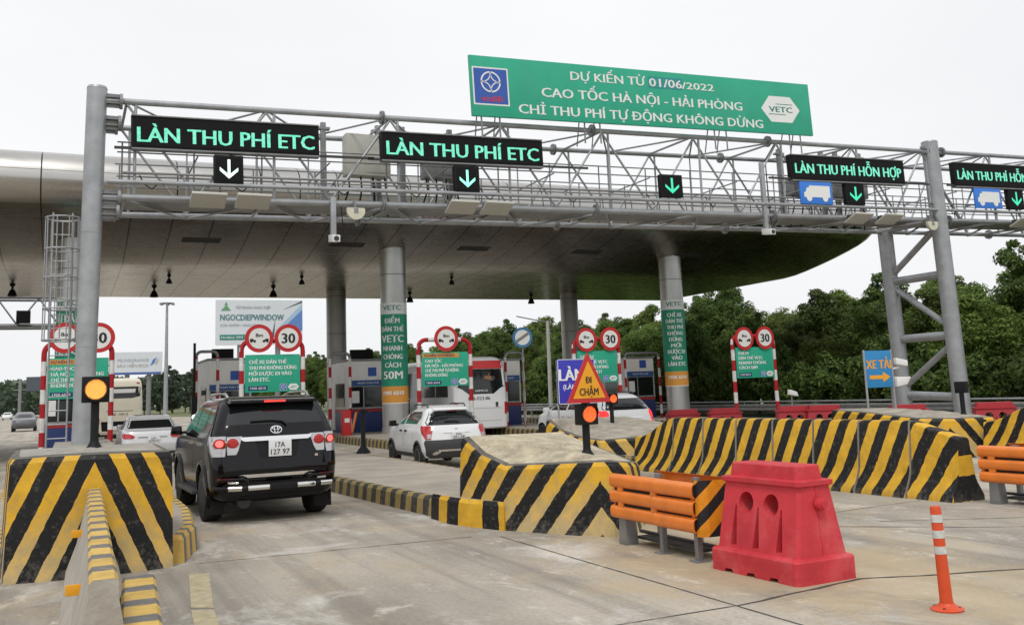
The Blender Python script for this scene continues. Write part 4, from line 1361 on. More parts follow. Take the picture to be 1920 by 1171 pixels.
# ------------------------------------------------------------------ canopy columns with banners
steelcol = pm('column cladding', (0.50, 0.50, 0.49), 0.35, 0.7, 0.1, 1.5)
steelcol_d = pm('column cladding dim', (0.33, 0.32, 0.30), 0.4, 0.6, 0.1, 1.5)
def ccol(label, x, y, r, zt_, m=steelcol, rings=(2.3, 3.9, 5.3, 6.6)):
    t = thing('canopy_column', label, 'column', (x, y, 0))
    MB().lathe([(r + .03, 0.27), (r + .03, 0.5), (r, 0.5), (r, zt_)], n=40).build('shaft', m, t, smooth=40)
    for z in rings:
        MB().lathe([(r + .001, z - .012), (r + .004, z - .012), (r + .004, z + .012), (r + .001, z + .012)], n=40).build('seam_band', darksteel, t)
    return t
ccol('round steel canopy column wrapped in the VETC 50M banner, left of the white hatchback', 11.85, 36.9, 0.52, 7.9)
ccol('round steel canopy column wrapped in the LÀN ETC banner, behind the jersey row', 25.35, 36.9, 0.52, 7.9)
ccol('round steel canopy column mostly hidden behind the left gantry column', 0.05, 36.9, 0.52, 7.9)
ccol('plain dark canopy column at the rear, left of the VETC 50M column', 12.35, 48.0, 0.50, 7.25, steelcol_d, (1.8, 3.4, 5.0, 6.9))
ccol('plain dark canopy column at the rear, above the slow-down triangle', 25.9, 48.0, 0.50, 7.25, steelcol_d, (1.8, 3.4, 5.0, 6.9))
def banner(label, x, y, r, lines, z0, z1, foot):
    """vinyl sleeve on the camera side of a column; lines = (text, height, width)"""
    t = thing('column_banner', label, 'banner', (x, y, 0))
    R = r + 0.012
    a0 = RAD(-116); half = RAD(96)          # towards the traffic
    def f(u, v, d):
        a = a0 + u / R
        return ((R + d) * math.cos(a), (R + d) * math.sin(a), v)
    def sleeve(zl, zh, nm, mat, d=0.0):
        mb = MB(); n = 36
        for k in range(n):
            ua, ub = R * (-half + 2 * half * k / n), R * (-half + 2 * half * (k + 1) / n)
            mb.quad(f(ua, zl, d), f(ub, zl, d), f(ub, zh, d), f(ua, zh, d))
            mb.quad(f(ub, zl, d - .008), f(ua, zl, d - .008), f(ua, zh, d - .008), f(ub, zh, d - .008))
        return mb.build(nm, mat, t, smooth=60)
    hz = z1 - z0
    sleeve(z0, z0 + 0.035, 'hem', white_p)
    sleeve(z0 + 0.035, z0 + hz * 0.17, 'orange_band', orange_b)
    sleeve(z0 + hz * 0.17, z1 - hz * 0.115, 'sleeve', green_b)
    sleeve(z1 - hz * 0.115, z1, 'header', pm('banner white', (0.70, 0.73, 0.72), 0.5, 0, 0.05))
    mb = MB()
    zz = z1 - hz * 0.155
    tot = sum(l[1] for l in lines)
    gap = (hz * 0.635 - tot) / max(1, len(lines))
    for s, h, w in lines:
        zz -= h
        write(mb, s, 0.0, zz, h, lambda a, b, c: f(a, b, c + 0.004), w, 'C', 0, 0.025, 0.006)
        zz -= gap
    write(mb, foot, 0.0, z0 + hz * 0.085, 0.17, lambda a, b, c: f(a, b, c + 0.004), 0.9, 'C', 0, 0.02, 0.006)
    write(mb, 'VETC', 0.0, z1 - hz * 0.075, 0.20, lambda a, b, c: f(a, b, c + 0.004), 0.75, 'C', 1, 0.02, 0.006)
    mb.build_lines('lettering', 'lettering', [text_w, text_g], t)
banner('green and orange column banner reading CÁCH 50M, near the white hatchback', 11.85, 36.9, 0.52,
       [('ĐIỂM', .20, .62), ('DÁN THẺ', .20, .98), ('VETC', .30, .96), ('NHANH', .20, .80), ('CHÓNG', .20, .82), ('CÁCH', .20, .66), ('50M', .32, .80)], 1.45, 5.45, '1900 6010')
banner('green column banner reading LÀN ETC at its foot, behind the jersey row', 25.35, 36.9, 0.52,
       [('CHỈ XE', .18, .7), ('DÁN THẺ', .18, .86), ('THU PHÍ', .18, .8), ('KHÔNG', .18, .76), ('DỪNG', .18, .62), ('MỚI', .18, .46), ('ĐƯỢC ĐI', .18, .86), ('VÀO', .18, .5), ('LÀN ETC', .18, .86)], 1.70, 5.65, '1900 6010')
banner('green column banner half hidden behind the left gantry column', 0.05, 36.9, 0.52,
       [('TẠI ĐÂY', .26, .9), ('DÁN THẺ', .22, .9), ('VETC', .30, .9), ('NHANH', .20, .80), ('CHÓNG', .20, .82)], 1.45, 5.6, '1900 6010')

# ------------------------------------------------------------------ lane sign frames
redwhite_z = stripe('red and white bands up the post', (0.40, 0.014, 0.02), (0.70, 0.69, 0.67), 0.84, 0.5, 0, 1, wear=0.12, wobble=0, src='Object', off=0.2)
redwhite_x = stripe('red and white bands across', (0.40, 0.014, 0.02), (0.70, 0.69, 0.67), 0.84, 0.5, 1, 0, wear=0.12, wobble=0, src='Object', off=0.21)
def disc_sign(parent, name, u, v, r, kind):
    mb = MB(); f = front(-0.10)
    mb.prism(circ(u, v, r, 36), 0, 0.02, f)
    d = mb.build(name, red_p, parent, smooth=40)
    mb = MB()
    mb.prism(circ(u, v, r * 0.73, 32), 0.021, 0.025, f)
    g = lambda a, b, c: f(a, b, c + 0.026)
    if kind == '30':
        write(mb, '30', u, v - r * 0.36, r * 0.74, g, r * 0.92, 'C', 1, 0.03, 0.004)
    elif kind == '8m':
        write(mb, '8m', u, v + r * 0.10, r * 0.27, g, r * 0.50, 'C', 1, 0.025, 0.004)
        mb.m = 1
        for s in (-1, 1):
            P = [(0.22, -0.10), (0.26, 0.0), (0.40, 0.03), (0.46, 0.10), (0.64, 0.10), (0.66, -0.10)]
            mb.prism([(u + s * a * r, v - 0.12 * r + b * r) for a, b in P], 0.026, 0.03, f)
            for a in (0.32, 0.56): mb.prism(circ(u + s * a * r, v - 0.23 * r, 0.07 * r, 10), 0.026, 0.031, f)
    mb.build('symbol', [white_p, text_k], d)
    return d
def lane_frame(label, x, y, lines, discs, header=None, zoff=0.0, w=1.0, bw=1.78):
    r = thing('lane_sign_frame', label, 'sign frame', (x, y, zoff), (0, 0, 0), 'red and white lane sign frames')
    for s in (-1, 1):
        MB().tube((s * w, 0, 0), (s * w, 0, 3.36), 0.078, 16).build('post', redwhite_z, r, smooth=50)
    pts = [(-w, 0, 3.36)] + [(-w + 0.3 - 0.3 * math.cos(t), 0, 3.40 + 0.3 * math.sin(t)) for t in [math.pi / 2 * k / 6 for k in range(7)]]
    pts += [(w - 0.3 + 0.3 * math.sin(t), 0, 3.40 + 0.3 * math.cos(t)) for t in [math.pi / 2 * k / 6 for k in range(7)]] + [(w, 0, 3.36)]
    MB().path(pts, 0.077, 14).build('arch_bar', redwhite_x, r, smooth=50)
    b = MB().box(-bw / 2, bw / 2, -0.06, -0.03, 2.03, 3.25).build('board', green_p, r, bevel=0.004)
    t = MB(); f = front(-0.061)
    v = 3.25 - 0.13
    if header:
        t.m = 2; t.prism(rect(-bw / 2 + .03, bw / 2 - 0.35, 3.06, 3.21), 0, 0.004, f)
        write(t, header, -bw / 2 + 0.10, 3.095, 0.085, lambda a, b_, c: f(a, b_, c + 0.004), 1.15, 'L', 1, 0.02, 0.004)
        v = 3.03
    n = len(lines)
    step = (v - 2.36) / n
    for s, wd in lines:
        hh = min(0.135, step * 0.66)
        write(t, s, -bw / 2 + 0.12, v - step * 0.88, hh, f, wd, 'L', 0, 0.025, 0.005)
        v -= step
    t.m = 1
    t.prism(rect(-bw / 2 + 0.10, -bw / 2 + 0.72, 2.09, 2.23), 0, 0.002, f)
    write(t, '1900 6010', -bw / 2 + 0.16, 2.125, 0.075, lambda a, b_, c: f(a, b_, c + .003), 0.5, 'L', 0, 0.01, 0.003)
    starlogo(t, bw / 2 - 0.55, 2.18, 0.21, f, 3, 0, 0)
    hexlogo(t, bw / 2 - 0.22, 2.18, 0.36, 0.20, f, 0, 4)
    t.build_lines('lettering', 'emblem', [text_w, navy_p, orange_b, blue_p, text_g], b)
    q = MB()
    for z in (2.3, 3.0): q.box(-w, w, -0.03, -0.005, z - .025, z + .025)
    q.build('cross_bar', galv_d, r)
    for k, u, z in discs:
        disc_sign(r, 'speed_limit_disc' if k == '30' else 'width_limit_disc', u, z, 0.46, k)
    return r
two = [('8m', -0.45, 3.78), ('30', 0.50, 3.78)]
hanoi = [('CAO TỐC', .62), ('HÀ NỘI - HẢI PHÒNG', 1.45), ('CHỈ THU PHÍ TỰ ĐỘNG', 1.28), ('KHÔNG DỪNG', .84)]
lane_frame('red and white sign frame with two discs above the black SUV', 6.08, 32, [('CHỈ XE DÁN THẺ', 1.22), ('THU PHÍ KHÔNG DỪNG', 1.54), ('MỚI ĐƯỢC ĐI VÀO', 1.38), ('LÀN ETC.', .66)], two)
lane_frame('red and white sign frame with a single 8m disc behind the white hatchback', 12.33, 32.5, hanoi, [('8m', 0.04, 3.73)], 'DỰ KIẾN TỪ 01/06/2022')
lane_frame('red and white sign frame half hidden behind the slow-down triangle', 18.65, 32.5, [('TẠI ĐÂY', .62), ('DÁN THẺ VETC', 1.2), ('NHANH CHÓNG', 1.24), ('CHỈ 5 PHÚT', .96)], [('8m', -0.48, 3.68), ('30', 0.60, 3.70)], zoff=-0.06)
lane_frame('rightmost red and white sign frame, behind the jersey row, reading CÁCH 50M', 25.08, 31, [('ĐIỂM', .5), ('DÁN THẺ VETC', 1.2), ('NHANH CHÓNG', 1.36), ('CÁCH 50M', .9)], [('8m', -0.5, 3.60), ('30', 0.54, 3.62)], zoff=-0.1, w=1.03, bw=1.86)
lane_frame('leftmost red and white sign frame, partly behind the left gantry column', 0.24, 32, hanoi, [('8m', -0.38, 3.86), ('30', 0.56, 3.86)], 'DỰ KIẾN TỪ 01/06/2022', w=0.94, bw=1.70)

# ------------------------------------------------------------------ toll booths
def booth(label, x0, x1, y, h=3.2, depth=3.4, head=True):
    w = x1 - x0
    r = thing('toll_booth', label, 'toll booth', (x0, y, 0.27), (0, 0, 0), 'toll booths under the canopy')
    MB().box(0, w, 0, depth, 0.0, 0.86).build('base', navy_p, r, bevel=0.02)
    MB().box(-0.006, w + 0.006, -0.006, depth + 0.006, 0.864, 0.99).build('red_stripe', pm('booth red', (0.34, 0.02, 0.025), 0.5), r)
    MB().box(0, w, 0, depth, 0.994, h - 0.27).build('wall', bluegrey, r, bevel=0.02)
    MB().box(-0.05, w + 0.05, -0.08, depth + 0.05, h - 0.267, h - 0.20).build('roof', galv_d, r, bevel=0.01)
    q = MB(); q.box(0.06, w - 0.06, -0.05, -0.003, 1.96, 2.20); q = q.build('sign_band', pm('band blue', (0.02, 0.09, 0.27), 0.45), r)
    t = MB(); write(t, 'TRẠM THU PHÍ', w / 2, 2.045, 0.075, front(-0.051), w * 0.55, 'C', 0, 0.01, 0.003); t.build('lettering', text_w, q)
    q = MB(); q.box(0.08, w - 0.08, -0.03, -0.003, 1.05, 1.93); q.build('front_window', glass_k, r)
    q = MB()
    for u in (0.06, w * 0.38, w - 0.1): q.box(u, u + 0.045, -0.045, -0.032, 1.03, 1.95)
    q.box(0.06, w - 0.06, -0.045, -0.032, 1.02, 1.06)
    q.build('window_frame', galv, r)
    q = MB(); q.box(0.14, 0.14 + w * 0.20, -0.048, -0.034, 1.25, 1.75); q.build('notice', white_p, r)
    q = MB(); q.box(-0.03, -0.003, 0.5, 1.9, 1.1, 2.1); q.build('side_window', glass_k, r)
    q = MB(); q.box(-0.025, -0.003, 2.1, 2.9, 0.1, 2.2); q.build('door', bluegrey, r, bevel=0.006)
    if head:
        t = MB(); starlogo(t, w * 0.62, 2.55, 0.36, front(-0.003), 1, 1, 0); t.build('emblem', [text_w, blue_p], r)
    return r
booth('grey toll booth on the island left of the black SUV', 5.05, 6.75, 40, 3.45)
booth('grey toll booth left of the VETC 50M banner column', 10.75, 12.5, 40, 3.3)
booth('grey toll booth just right of the red and white coach', 16.75, 18.4, 39, 3.15, head=False)
booth('grey toll booth beside the LÀN ETC banner column, behind the white crossover', 23.9, 25.5, 39, 3.1)
r = booth('narrow toll booth with a blue base, left of the left gantry column', -0.72, 0.35, 34.6, 3.0, 2.5, head=False)
def roofdisplay(label, x, y, z, w, h):
    q = thing('roof_display', label, 'display', (x, y, z), (0, 0, 0), 'black displays on booth roofs')
    MB().box(-w / 2, w / 2, 0, 0.18, 0.0, h).build('housing', led_h, q, bevel=0.015)
    MB().box(-w / 2 + .05, w / 2 - .05, -0.01, -0.002, 0.05, h - 0.05).build('screen', led_s, q)
    MB().tube((0, 0.09, -0.2), (0, 0.09, 0.0), 0.05, 8).build('post', darksteel, q)
roofdisplay('black display box on the roof of the booth behind the black SUV', 5.65, 40.2, 3.45, 0.85, 0.46)
roofdisplay('black display box on the roof of the booth beside the VETC 50M column', 11.45, 40.2, 3.33, 1.0, 0.46)
def hoop(label, x0, x1, y, h):
    r = thing('guard_hoop', label, 'guard hoop', (x0, y, 0.27), (0, 0, 0), 'red and white hoops at the booths')
    w = x1 - x0
    h -= 0.27
    for s in (0, w): MB().tube((s, 0, 0), (s, 0, h - 0.2), 0.062, 12).build('post', redwhite_z, r, smooth=50)
    pts = [(0.2 - 0.2 * math.cos(t), 0, h - 0.2 + 0.2 * math.sin(t)) for t in [math.pi / 2 * k / 5 for k in range(6)]] + [(w - 0.2 + 0.2 * math.sin(t), 0, h - 0.2 + 0.2 * math.cos(t)) for t in [math.pi / 2 * k / 5 for k in range(6)]]
    MB().path(pts, 0.061, 10).build('top_bar', galv_d, r, smooth=50)
hoop('red and white hoop at the corner of the booth behind the black SUV', 4.42, 5.22, 38.5, 3.72)
hoop('red and white hoop at the corner of the booth beside the VETC 50M column', 9.62, 10.45, 38.5, 3.55)
hoop('red and white hoop right of the coach, under the blue and white end-of-limit disc', 17.0, 17.85, 37.5, 3.4)
hoop('red and white hoop left of the LÀN ETC banner column', 23.3, 25.15, 38.0, 3.3)
r = thing('boom_gate', 'red boom gate cabinet with a folded orange arm beside the VETC 50M column booth', 'boom gate', (10.02, 37.6, 0.27))
MB().box(-0.17, 0.17, -0.17, 0.17, 0, 1.0).build('cabinet', red_p, r, bevel=0.02)
MB().box(-0.10, 0.10, -0.185, -0.172, 0.52, 0.68).build('label_plate', white_p, r)
MB().hexa([(0.19, -.03, .1), (0.27, -.03, .1), (0.27, .03, .1), (0.19, .03, .1), (0.38, -.03, .9), (0.46, -.03, .9), (0.46, .03, .9), (0.38, .03, .9)]).build('boom_arm', orange_r, r)
r = thing('bollard', 'slim black post with a flared foot between the black SUV and the white hatchback', 'bollard', (7.15, 25.1, 0.27))
MB().lathe([(0.20, 0.0), (0.19, 0.03), (0.09, 0.16), (0.065, 0.2), (0.058, 0.75), (0.05, 0.78), (0.04, 1.16), (0.001, 1.17)], n=16).build('post', blackpl, r, smooth=40)
MB().box(-0.11, 0.11, -0.06, 0.06, 1.06, 1.13).build('cross_head', blackpl, r)
r = thing('signal_post', 'thin black post with a small bright white lamp, left of the black SUV', 'signal post', (4.30, 38.0, 0.27))
MB().tube((0, 0, 0), (0, 0, 3.75), 0.05, 10).build('post', blackpl, r)
MB().box(-0.10, 0.10, -0.12, 0.1, 0.75, 1.75).build('housing', blackpl, r, bevel=0.02)
MB().prism(circ(0, 0.98, 0.10, 18), 0, 0.02, front(-0.13)).build('lamp', lampw, r)

# ------------------------------------------------------------------ amber flashers and small signs
def flasher(label, x, y, z, rz, ph, bs, R, lit, post_r=0.05, hood=False, pole_top=None):
    r = thing('warning_flasher', label, 'warning light', (x, y, z), (0, 0, RAD(rz)))
    MB().lathe([(post_r * 2.0, 0), (post_r * 1.9, 0.015), (post_r * 1.15, 0.07), (post_r, 0.10), (post_r, (pole_top or ph + 0.05))], n=16).build('post', blackpl, r, smooth=40)
    h = MB().box(-bs / 2, bs / 2, -0.10, 0.05, ph, ph + bs).build('housing', blackpl, r, bevel=0.012)
    cz = ph + bs / 2
    q = MB()
    q.prism(circ(0, cz, R, 32), 0, 0.006, front(-0.101))
    q.build('lens', em('dim ' + lit.name, (0.62, 0.20, 0.03) if lit is amber_l else (0.55, 0.07, 0.02), 0.8, (0.1, 0.03, 0.01)) if lit.name.endswith('lamp') else pm('lens dark', (0.05, 0.02, 0.01), 0.4), h)
    q = MB(); st = R * 0.125
    nmax = int(R / st) + 1
    for i in range(-nmax, nmax + 1):
        for j in range(-nmax, nmax + 1):
            a, b = (i + 0.5 * (j % 2)) * st, j * st * 0.87
            if a * a + b * b < (R * 0.93) ** 2:
                q.prism(circ(a, cz + b, st * 0.40, 6), 0.006, 0.010, front(-0.101))
    q.build('led_cluster', lit, h)
    if hood:
        q = MB(); n = 18; o_ = []
        for k in range(n + 1):
            t = math.pi * (-0.12) + math.pi * 1.24 * k / n
            c, s = math.cos(t), math.sin(t)
            o_.append([((R + .012) * c, -0.10, cz + (R + .012) * s), ((R + .02) * c, -0.10, cz + (R + .02) * s), ((R + .02) * c, -0.10 - 0.06 * max(0.15, (s + 0.3)), cz + (R + .02) * s), ((R + .012) * c, -0.10 - 0.06 * max(0.15, (s + .3)), cz + (R + .012) * s)])
        q.rings(o_); q.build('visor', blackpl, h, smooth=50)
    else:
        q = MB(); ringpoly(q, 0, cz, R * 1.02, R * 1.14, 0, 0.03, front(-0.101)); q.build('visor', blackpl, h, smooth=50)
    return r
flasher('square amber warning lamp lit yellow, on a black post atop the tall chevron block', 0.28, 12.05, 1.265, 0, 0.52, 0.295, 0.115, amber_l, 0.045)
flasher('orange warning lamp with a visor under the slow-down triangle', 6.09, 10.98, 0.87, 4, 0.40, 0.27, 0.105, orange_l, 0.05, True, 0.75)
flasher('small orange warning lamp on a black post in front of the white hatchback at right', 11.85, 20.05, 0.80, 2, 0.55, 0.26, 0.10, orange_l, 0.05, True)
flasher('black warning lamp seen from its side on the humped nose block at right', 17.72, 15.0, 0.83, 105, 0.50, 0.25, 0.10, pm('unlit lens', (0.25, 0.07, 0.02), 0.4), 0.05, True)
r = thing('slow_sign', 'red-edged yellow triangle reading ĐI CHẬM above the orange warning lamp', 'warning sign', (6.08, 10.92, 0), (0, 0, RAD(4)))
f = front(-0.06)
def tri(s, dz=0): return [(-s * 0.335, 1.545 + dz), (s * 0.335, 1.545 + dz), (0, 1.545 + dz + s * 0.64)]
def rtri(s, zc, rad, n=5):
    """rounded triangle around its centre"""
    V_ = [Vector((-0.335 * s, -0.215 * s)), Vector((0.335 * s, -0.215 * s)), Vector((0, 0.43 * s))]
    out_ = []
    for k in range(3):
        p, a, b = V_[k], V_[k - 1], V_[(k + 1) % 3]
        da, db = (a - p).normalized(), (b - p).normalized()
        for j in range(n + 1):
            q_ = (p + da * rad * (1 - j / n)).lerp(p + db * rad * (j / n), j / n)
            out_.append((q_.x, zc + q_.y))
    return out_
MB().prism(rtri(1.0, 1.765, 0.03), 0, 0.02, f).build('border', red_p, r)
MB().prism(rtri(0.74, 1.765, 0.015), 0.021, 0.025, f).build('face', amber_p, r)
t = MB(); g = lambda a, b, c: f(a, b, c + 0.026)
write(t, 'ĐI', -0.005, 1.80, 0.085, g, 0.085, 'C', 0, 0.02, 0.004); write(t, 'CHẬM', -0.005, 1.645, 0.095, g, 0.29, 'C', 0, 0.01, 0.004)
t.build_lines('lettering', 'lettering', text_k, r)
MB().box(-0.02, 0.02, -0.059, -0.03, 1.50, 2.1).build('back_strip', darksteel, r)
r = thing('lane_board', 'royal blue board with white LÀN lettering, tucked behind the slow-down triangle', 'road sign', (11.28, 20.7, 0))
MB().box(-0.52, 0.52, -0.02, 0.02, 1.38, 2.47).build('board', royal_p, r, bevel=0.004)
t = MB(); f = front(-0.021); write(t, 'LÀN 1', -0.48, 1.95, 0.29, f, 0.94, 'L', 0, 0.03, 0.005); write(t, '(LÀN TRÁI)', -0.38, 1.74, 0.12, f, 0.8, 'L', 0, 0.015, 0.005)
for a in (rect(-.515, .515, 2.45, 2.465), rect(-.515, .515, 1.385, 1.40), rect(-.515, -.50, 1.385, 2.465), rect(.50, .515, 1.385, 2.465)): t.prism(a, 0, 0.003, f)
t.build_lines('lettering', 'border', text_w, r)
for s in (-0.50, 0.50): MB().tube((s, 0.05, 0.28), (s, 0.05, 2.45), 0.022, 8).build('post', galv, r)
r = thing('truck_arrow_sign', 'blue sign reading XE TẢI over a yellow arrow, left of the gantry legs', 'road sign', (17.72, 17.3, 0), (0, 0, RAD(-4)))
MB().box(-0.39, 0.39, -0.015, 0.015, 1.50, 2.38).build('board', sky_p, r, bevel=0.004)
t = MB(); f = front(-0.016); write(t, 'XE TẢI', 0.0, 1.95, 0.215, f, 0.74, 'C', 0, 0.025, 0.004)
t.prism([(-.30, 1.70), (.10, 1.70), (.10, 1.62), (.32, 1.745), (.10, 1.87), (.10, 1.79), (-.30, 1.79)], 0, 0.004, f)
t.build_lines('lettering', 'arrow', amber_p, r)
for s in (-0.41, 0.41): MB().tube((s, 0.0, 0.28), (s, 0.0, 2.40), 0.026, 8).build('post', galv, r)
r = thing('camera', 'white bullet camera on an arm beside the truck arrow sign', 'camera', (18.5, 17.4, 0))
r.scale = (.8, .8, 1.0)
MB().tube((-0.28, 0.1, 0.28), (-0.28, 0.1, 2.05), 0.035, 10).build('pole', galv_d, r)
q = MB(); q.tube((-0.28, 0.1, 1.93), (0.0, 0.02, 1.96), 0.025, 8); q.build('arm', white_p, r)
q = MB(); q.hexa([(-.18, -.09, 2.04), (.24, -.14, 1.99), (.26, 0.0, 1.99), (-.16, .05, 2.04), (-.18, -.09, 2.20), (.24, -.14, 2.13), (.26, 0.0, 2.13), (-.16, .05, 2.20)]); q.build('housing', white_p, r, bevel=0.02)
q = MB(); q.hexa([(.245, -.135, 2.0), (.26, -.13, 2.0), (.27, 0, 2.0), (.255, .0, 2.0), (.245, -.135, 2.12), (.26, -.13, 2.12), (.27, 0, 2.12), (.255, 0, 2.12)]); q.build('lens', glass_k, r)
r = thing('camera', 'grey wedge-shaped camera housing below the white bullet camera', 'camera', (18.5, 17.4, 0))
r.scale = (.75, .8, 1.0)
q = MB(); q.hexa([(-.25, -.10, 1.50), (.18, -.12, 1.55), (.18, .02, 1.55), (-.25, .05, 1.50), (-.25, -.10, 1.72), (.32, -.16, 1.73), (.32, .04, 1.73), (-.25, .05, 1.74)]); q.build('housing', bluegrey, r, bevel=0.015)
q = MB(); q.box(-0.36, -0.25, 0.0, 0.12, 1.56, 1.68); q.build('bracket', galv_d, r)
r = thing('end_limit_sign', 'round blue-rimmed white sign with a grey diagonal band, right of the coach', 'road sign', (16.9, 35.5, 0), (0, 0, RAD(-14)))
f = front(-0.05)
MB().prism(circ(0, 3.93, 0.42, 36), 0, 0.015, f).build('rim', pm('rim blue', (0.05, 0.19, 0.36), 0.45), r)
q = MB(); q.prism(circ(0, 3.93, 0.31, 32), 0.016, 0.02, f); q.build('face', white_p, r)
q = MB(); c45 = math.cos(RAD(33)), math.sin(RAD(33))
q.prism([(a * c45[0] - b * c45[1], 3.93 + a * c45[1] + b * c45[0]) for a, b in rect(-.30, .30, -.06, .06)], 0.021, 0.024, f); q.build('band', pm('band grey', (0.22, 0.21, 0.19), 0.5), r)
MB().tube((0, 0, 0.27), (0, 0, 4.2), 0.035, 10).build('post', galv_d, r)
r = thing('camera', 'small white camera at the foot of the rightmost lane sign frame', 'camera', (25.3, 29.2, 0))
r.scale = (.75, .75, .9)
MB().tube((0, 0, 0.27), (0, 0, 1.35), 0.04, 8).build('pole', galv_d, r)
MB().hexa([(-.18, -.12, 1.36), (.30, -.2, 1.28), (.30, .06, 1.28), (-.18, .1, 1.36), (-.16, -.12, 1.58), (.22, -.2, 1.47), (.22, .06, 1.47), (-.16, .1, 1.58)]).build('housing', white_p, r, bevel=0.03)

# ------------------------------------------------------------------ vehicles
class Shell:
    """car body as rounded plan outlines stacked by height; levels = (z, y_rear, y_front, half width, rear corner, front corner)"""
    def __init__(self, levels, crown=0.05):
        self.lv = levels; self.crown = crown
    def at(self, z):
        lv = self.lv
        if z <= lv[0][0]: return lv[0][1:]
        for a, b in zip(lv[:-1], lv[1:]):
            if z <= b[0]:
                f = (z - a[0]) / (b[0] - a[0])
                return tuple(p + (q - p) * f for p, q in zip(a[1:], b[1:]))
        return lv[-1][1:]
    def rear(self, x, z):
        yr, yf, w, rr, rf = self.at(z)
        x = min(abs(x), w); xa = w - rr
        y = yr + self.crown * (min(x, xa) / w) ** 2
        if x > xa: y += rr * (1 - math.sqrt(max(0, 1 - ((x - xa) / rr) ** 2)))
        return y
    def front_(self, x, z):
        yr, yf, w, rr, rf = self.at(z)
        x = min(abs(x), w); xa = w - rf
        y = yf - self.crown * (min(x, xa) / w) ** 2
        if x > xa: y -= rf * (1 - math.sqrt(max(0, 1 - ((x - xa) / rf) ** 2)))
        return y
    def side(self, y, z):
        yr, yf, w, rr, rf = self.at(z)
        y0 = yr + self.crown * ((w - rr) / w) ** 2
        if y < y0 + rr: return w - rr + rr * math.sqrt(max(0, 1 - ((y0 + rr - y) / rr) ** 2))
        y1 = yf - self.crown * ((w - rf) / w) ** 2
        if y > y1 - rf: return w - rf + rf * math.sqrt(max(0, 1 - ((y - y1 + rf) / rf) ** 2))
        return w
    def loop(self, z):
        yr, yf, w, rr, rf = self.at(z)
        xs = [w * math.sin(math.pi / 2 * (-1 + 2 * k / 18)) for k in range(19)]
        P = [(x, self.rear(x, z)) for x in xs]
        ya, yb = self.rear(w, z), self.front_(w, z)
        P += [(w, ya + (yb - ya) * k / 12) for k in range(1, 12)]
        P += [(x, self.front_(x, z)) for x in reversed(xs)]
        P += [(-w, yb + (ya - yb) * k / 12) for k in range(1, 12)]
        return [(a, b, z) for a, b in P]
    def body(self, mat, parent, wheels, wr, ww, extra_mats=()):
        zs = []
        for a, b in zip(self.lv[:-1], self.lv[1:]):
            n = max(1, int(math.ceil((b[0] - a[0]) / 0.06)))
            zs += [a[0] + (b[0] - a[0]) * k / n for k in range(n)]
        zs.append(self.lv[-1][0])
        mb = MB(); mb.rings([self.loop(z) for z in zs])
        o = mb.build('body', [mat, blackpl], None, smooth=38)
        cs = []
        for y in wheels:
            for s in (-1, 1):
                x0 = self.side(y, wr * 1.3)
                q = MB(); q.m = 0
                q.tube((s * (x0 - ww - 0.1), y, wr), (s * (x0 + 0.3), y, wr), wr * 1.17, 28)
                cs.append(q.build('cutter', [blackpl]))
        cut(o, cs)
        o.data.polygons.foreach_set('use_smooth', [True] * len(o.data.polygons))
        o.data.set_sharp_from_angle(angle=RAD(38))
        o.parent = parent
        return o
def patch(fn, rows, ncol, e, name, mat, parent, sub=4, smooth=40):
    """thin raised piece that follows a body surface; rows = (v, a, b): at height v it runs from a to b; fn(a, v, e) -> point"""
    R = []
    for p, q in zip(rows[:-1], rows[1:]):
        for k in range(sub): R.append(tuple(x + (y - x) * k / sub for x, y in zip(p, q)))
    R.append(rows[-1])
    mb = MB()
    G_ = [[(a + (b - a) * j / ncol, v) for j in range(ncol + 1)] for v, a, b in R]
    o = len(mb.v)
    nr, nc = len(G_), ncol + 1
    for ee in (e, -0.012):
        for row in G_:
            for a, v in row: mb.v.append(fn(a, v, ee))
    idx = lambda l, i, j: l * nr * nc + i * nc + j
    for i in range(nr - 1):
        for j in range(nc - 1):
            mb.face((idx(0, i, j), idx(0, i, j + 1), idx(0, i + 1, j + 1), idx(0, i + 1, j)))
            mb.face((idx(1, i, j), idx(1, i + 1, j), idx(1, i + 1, j + 1), idx(1, i, j + 1)))
    per = [(0, j) for j in range(nc)] + [(i, nc - 1) for i in range(1, nr)] + [(nr - 1, j) for j in range(nc - 2, -1, -1)] + [(i, 0) for i in range(nr - 2, 0, -1)]
    for (a, b), (c, d) in zip(per, per[1:] + per[:1]):
        mb.face((idx(0, a, b), idx(1, a, b), idx(1, c, d), idx(0, c, d)))
    return mb.build(name, mat, parent, smooth=smooth)
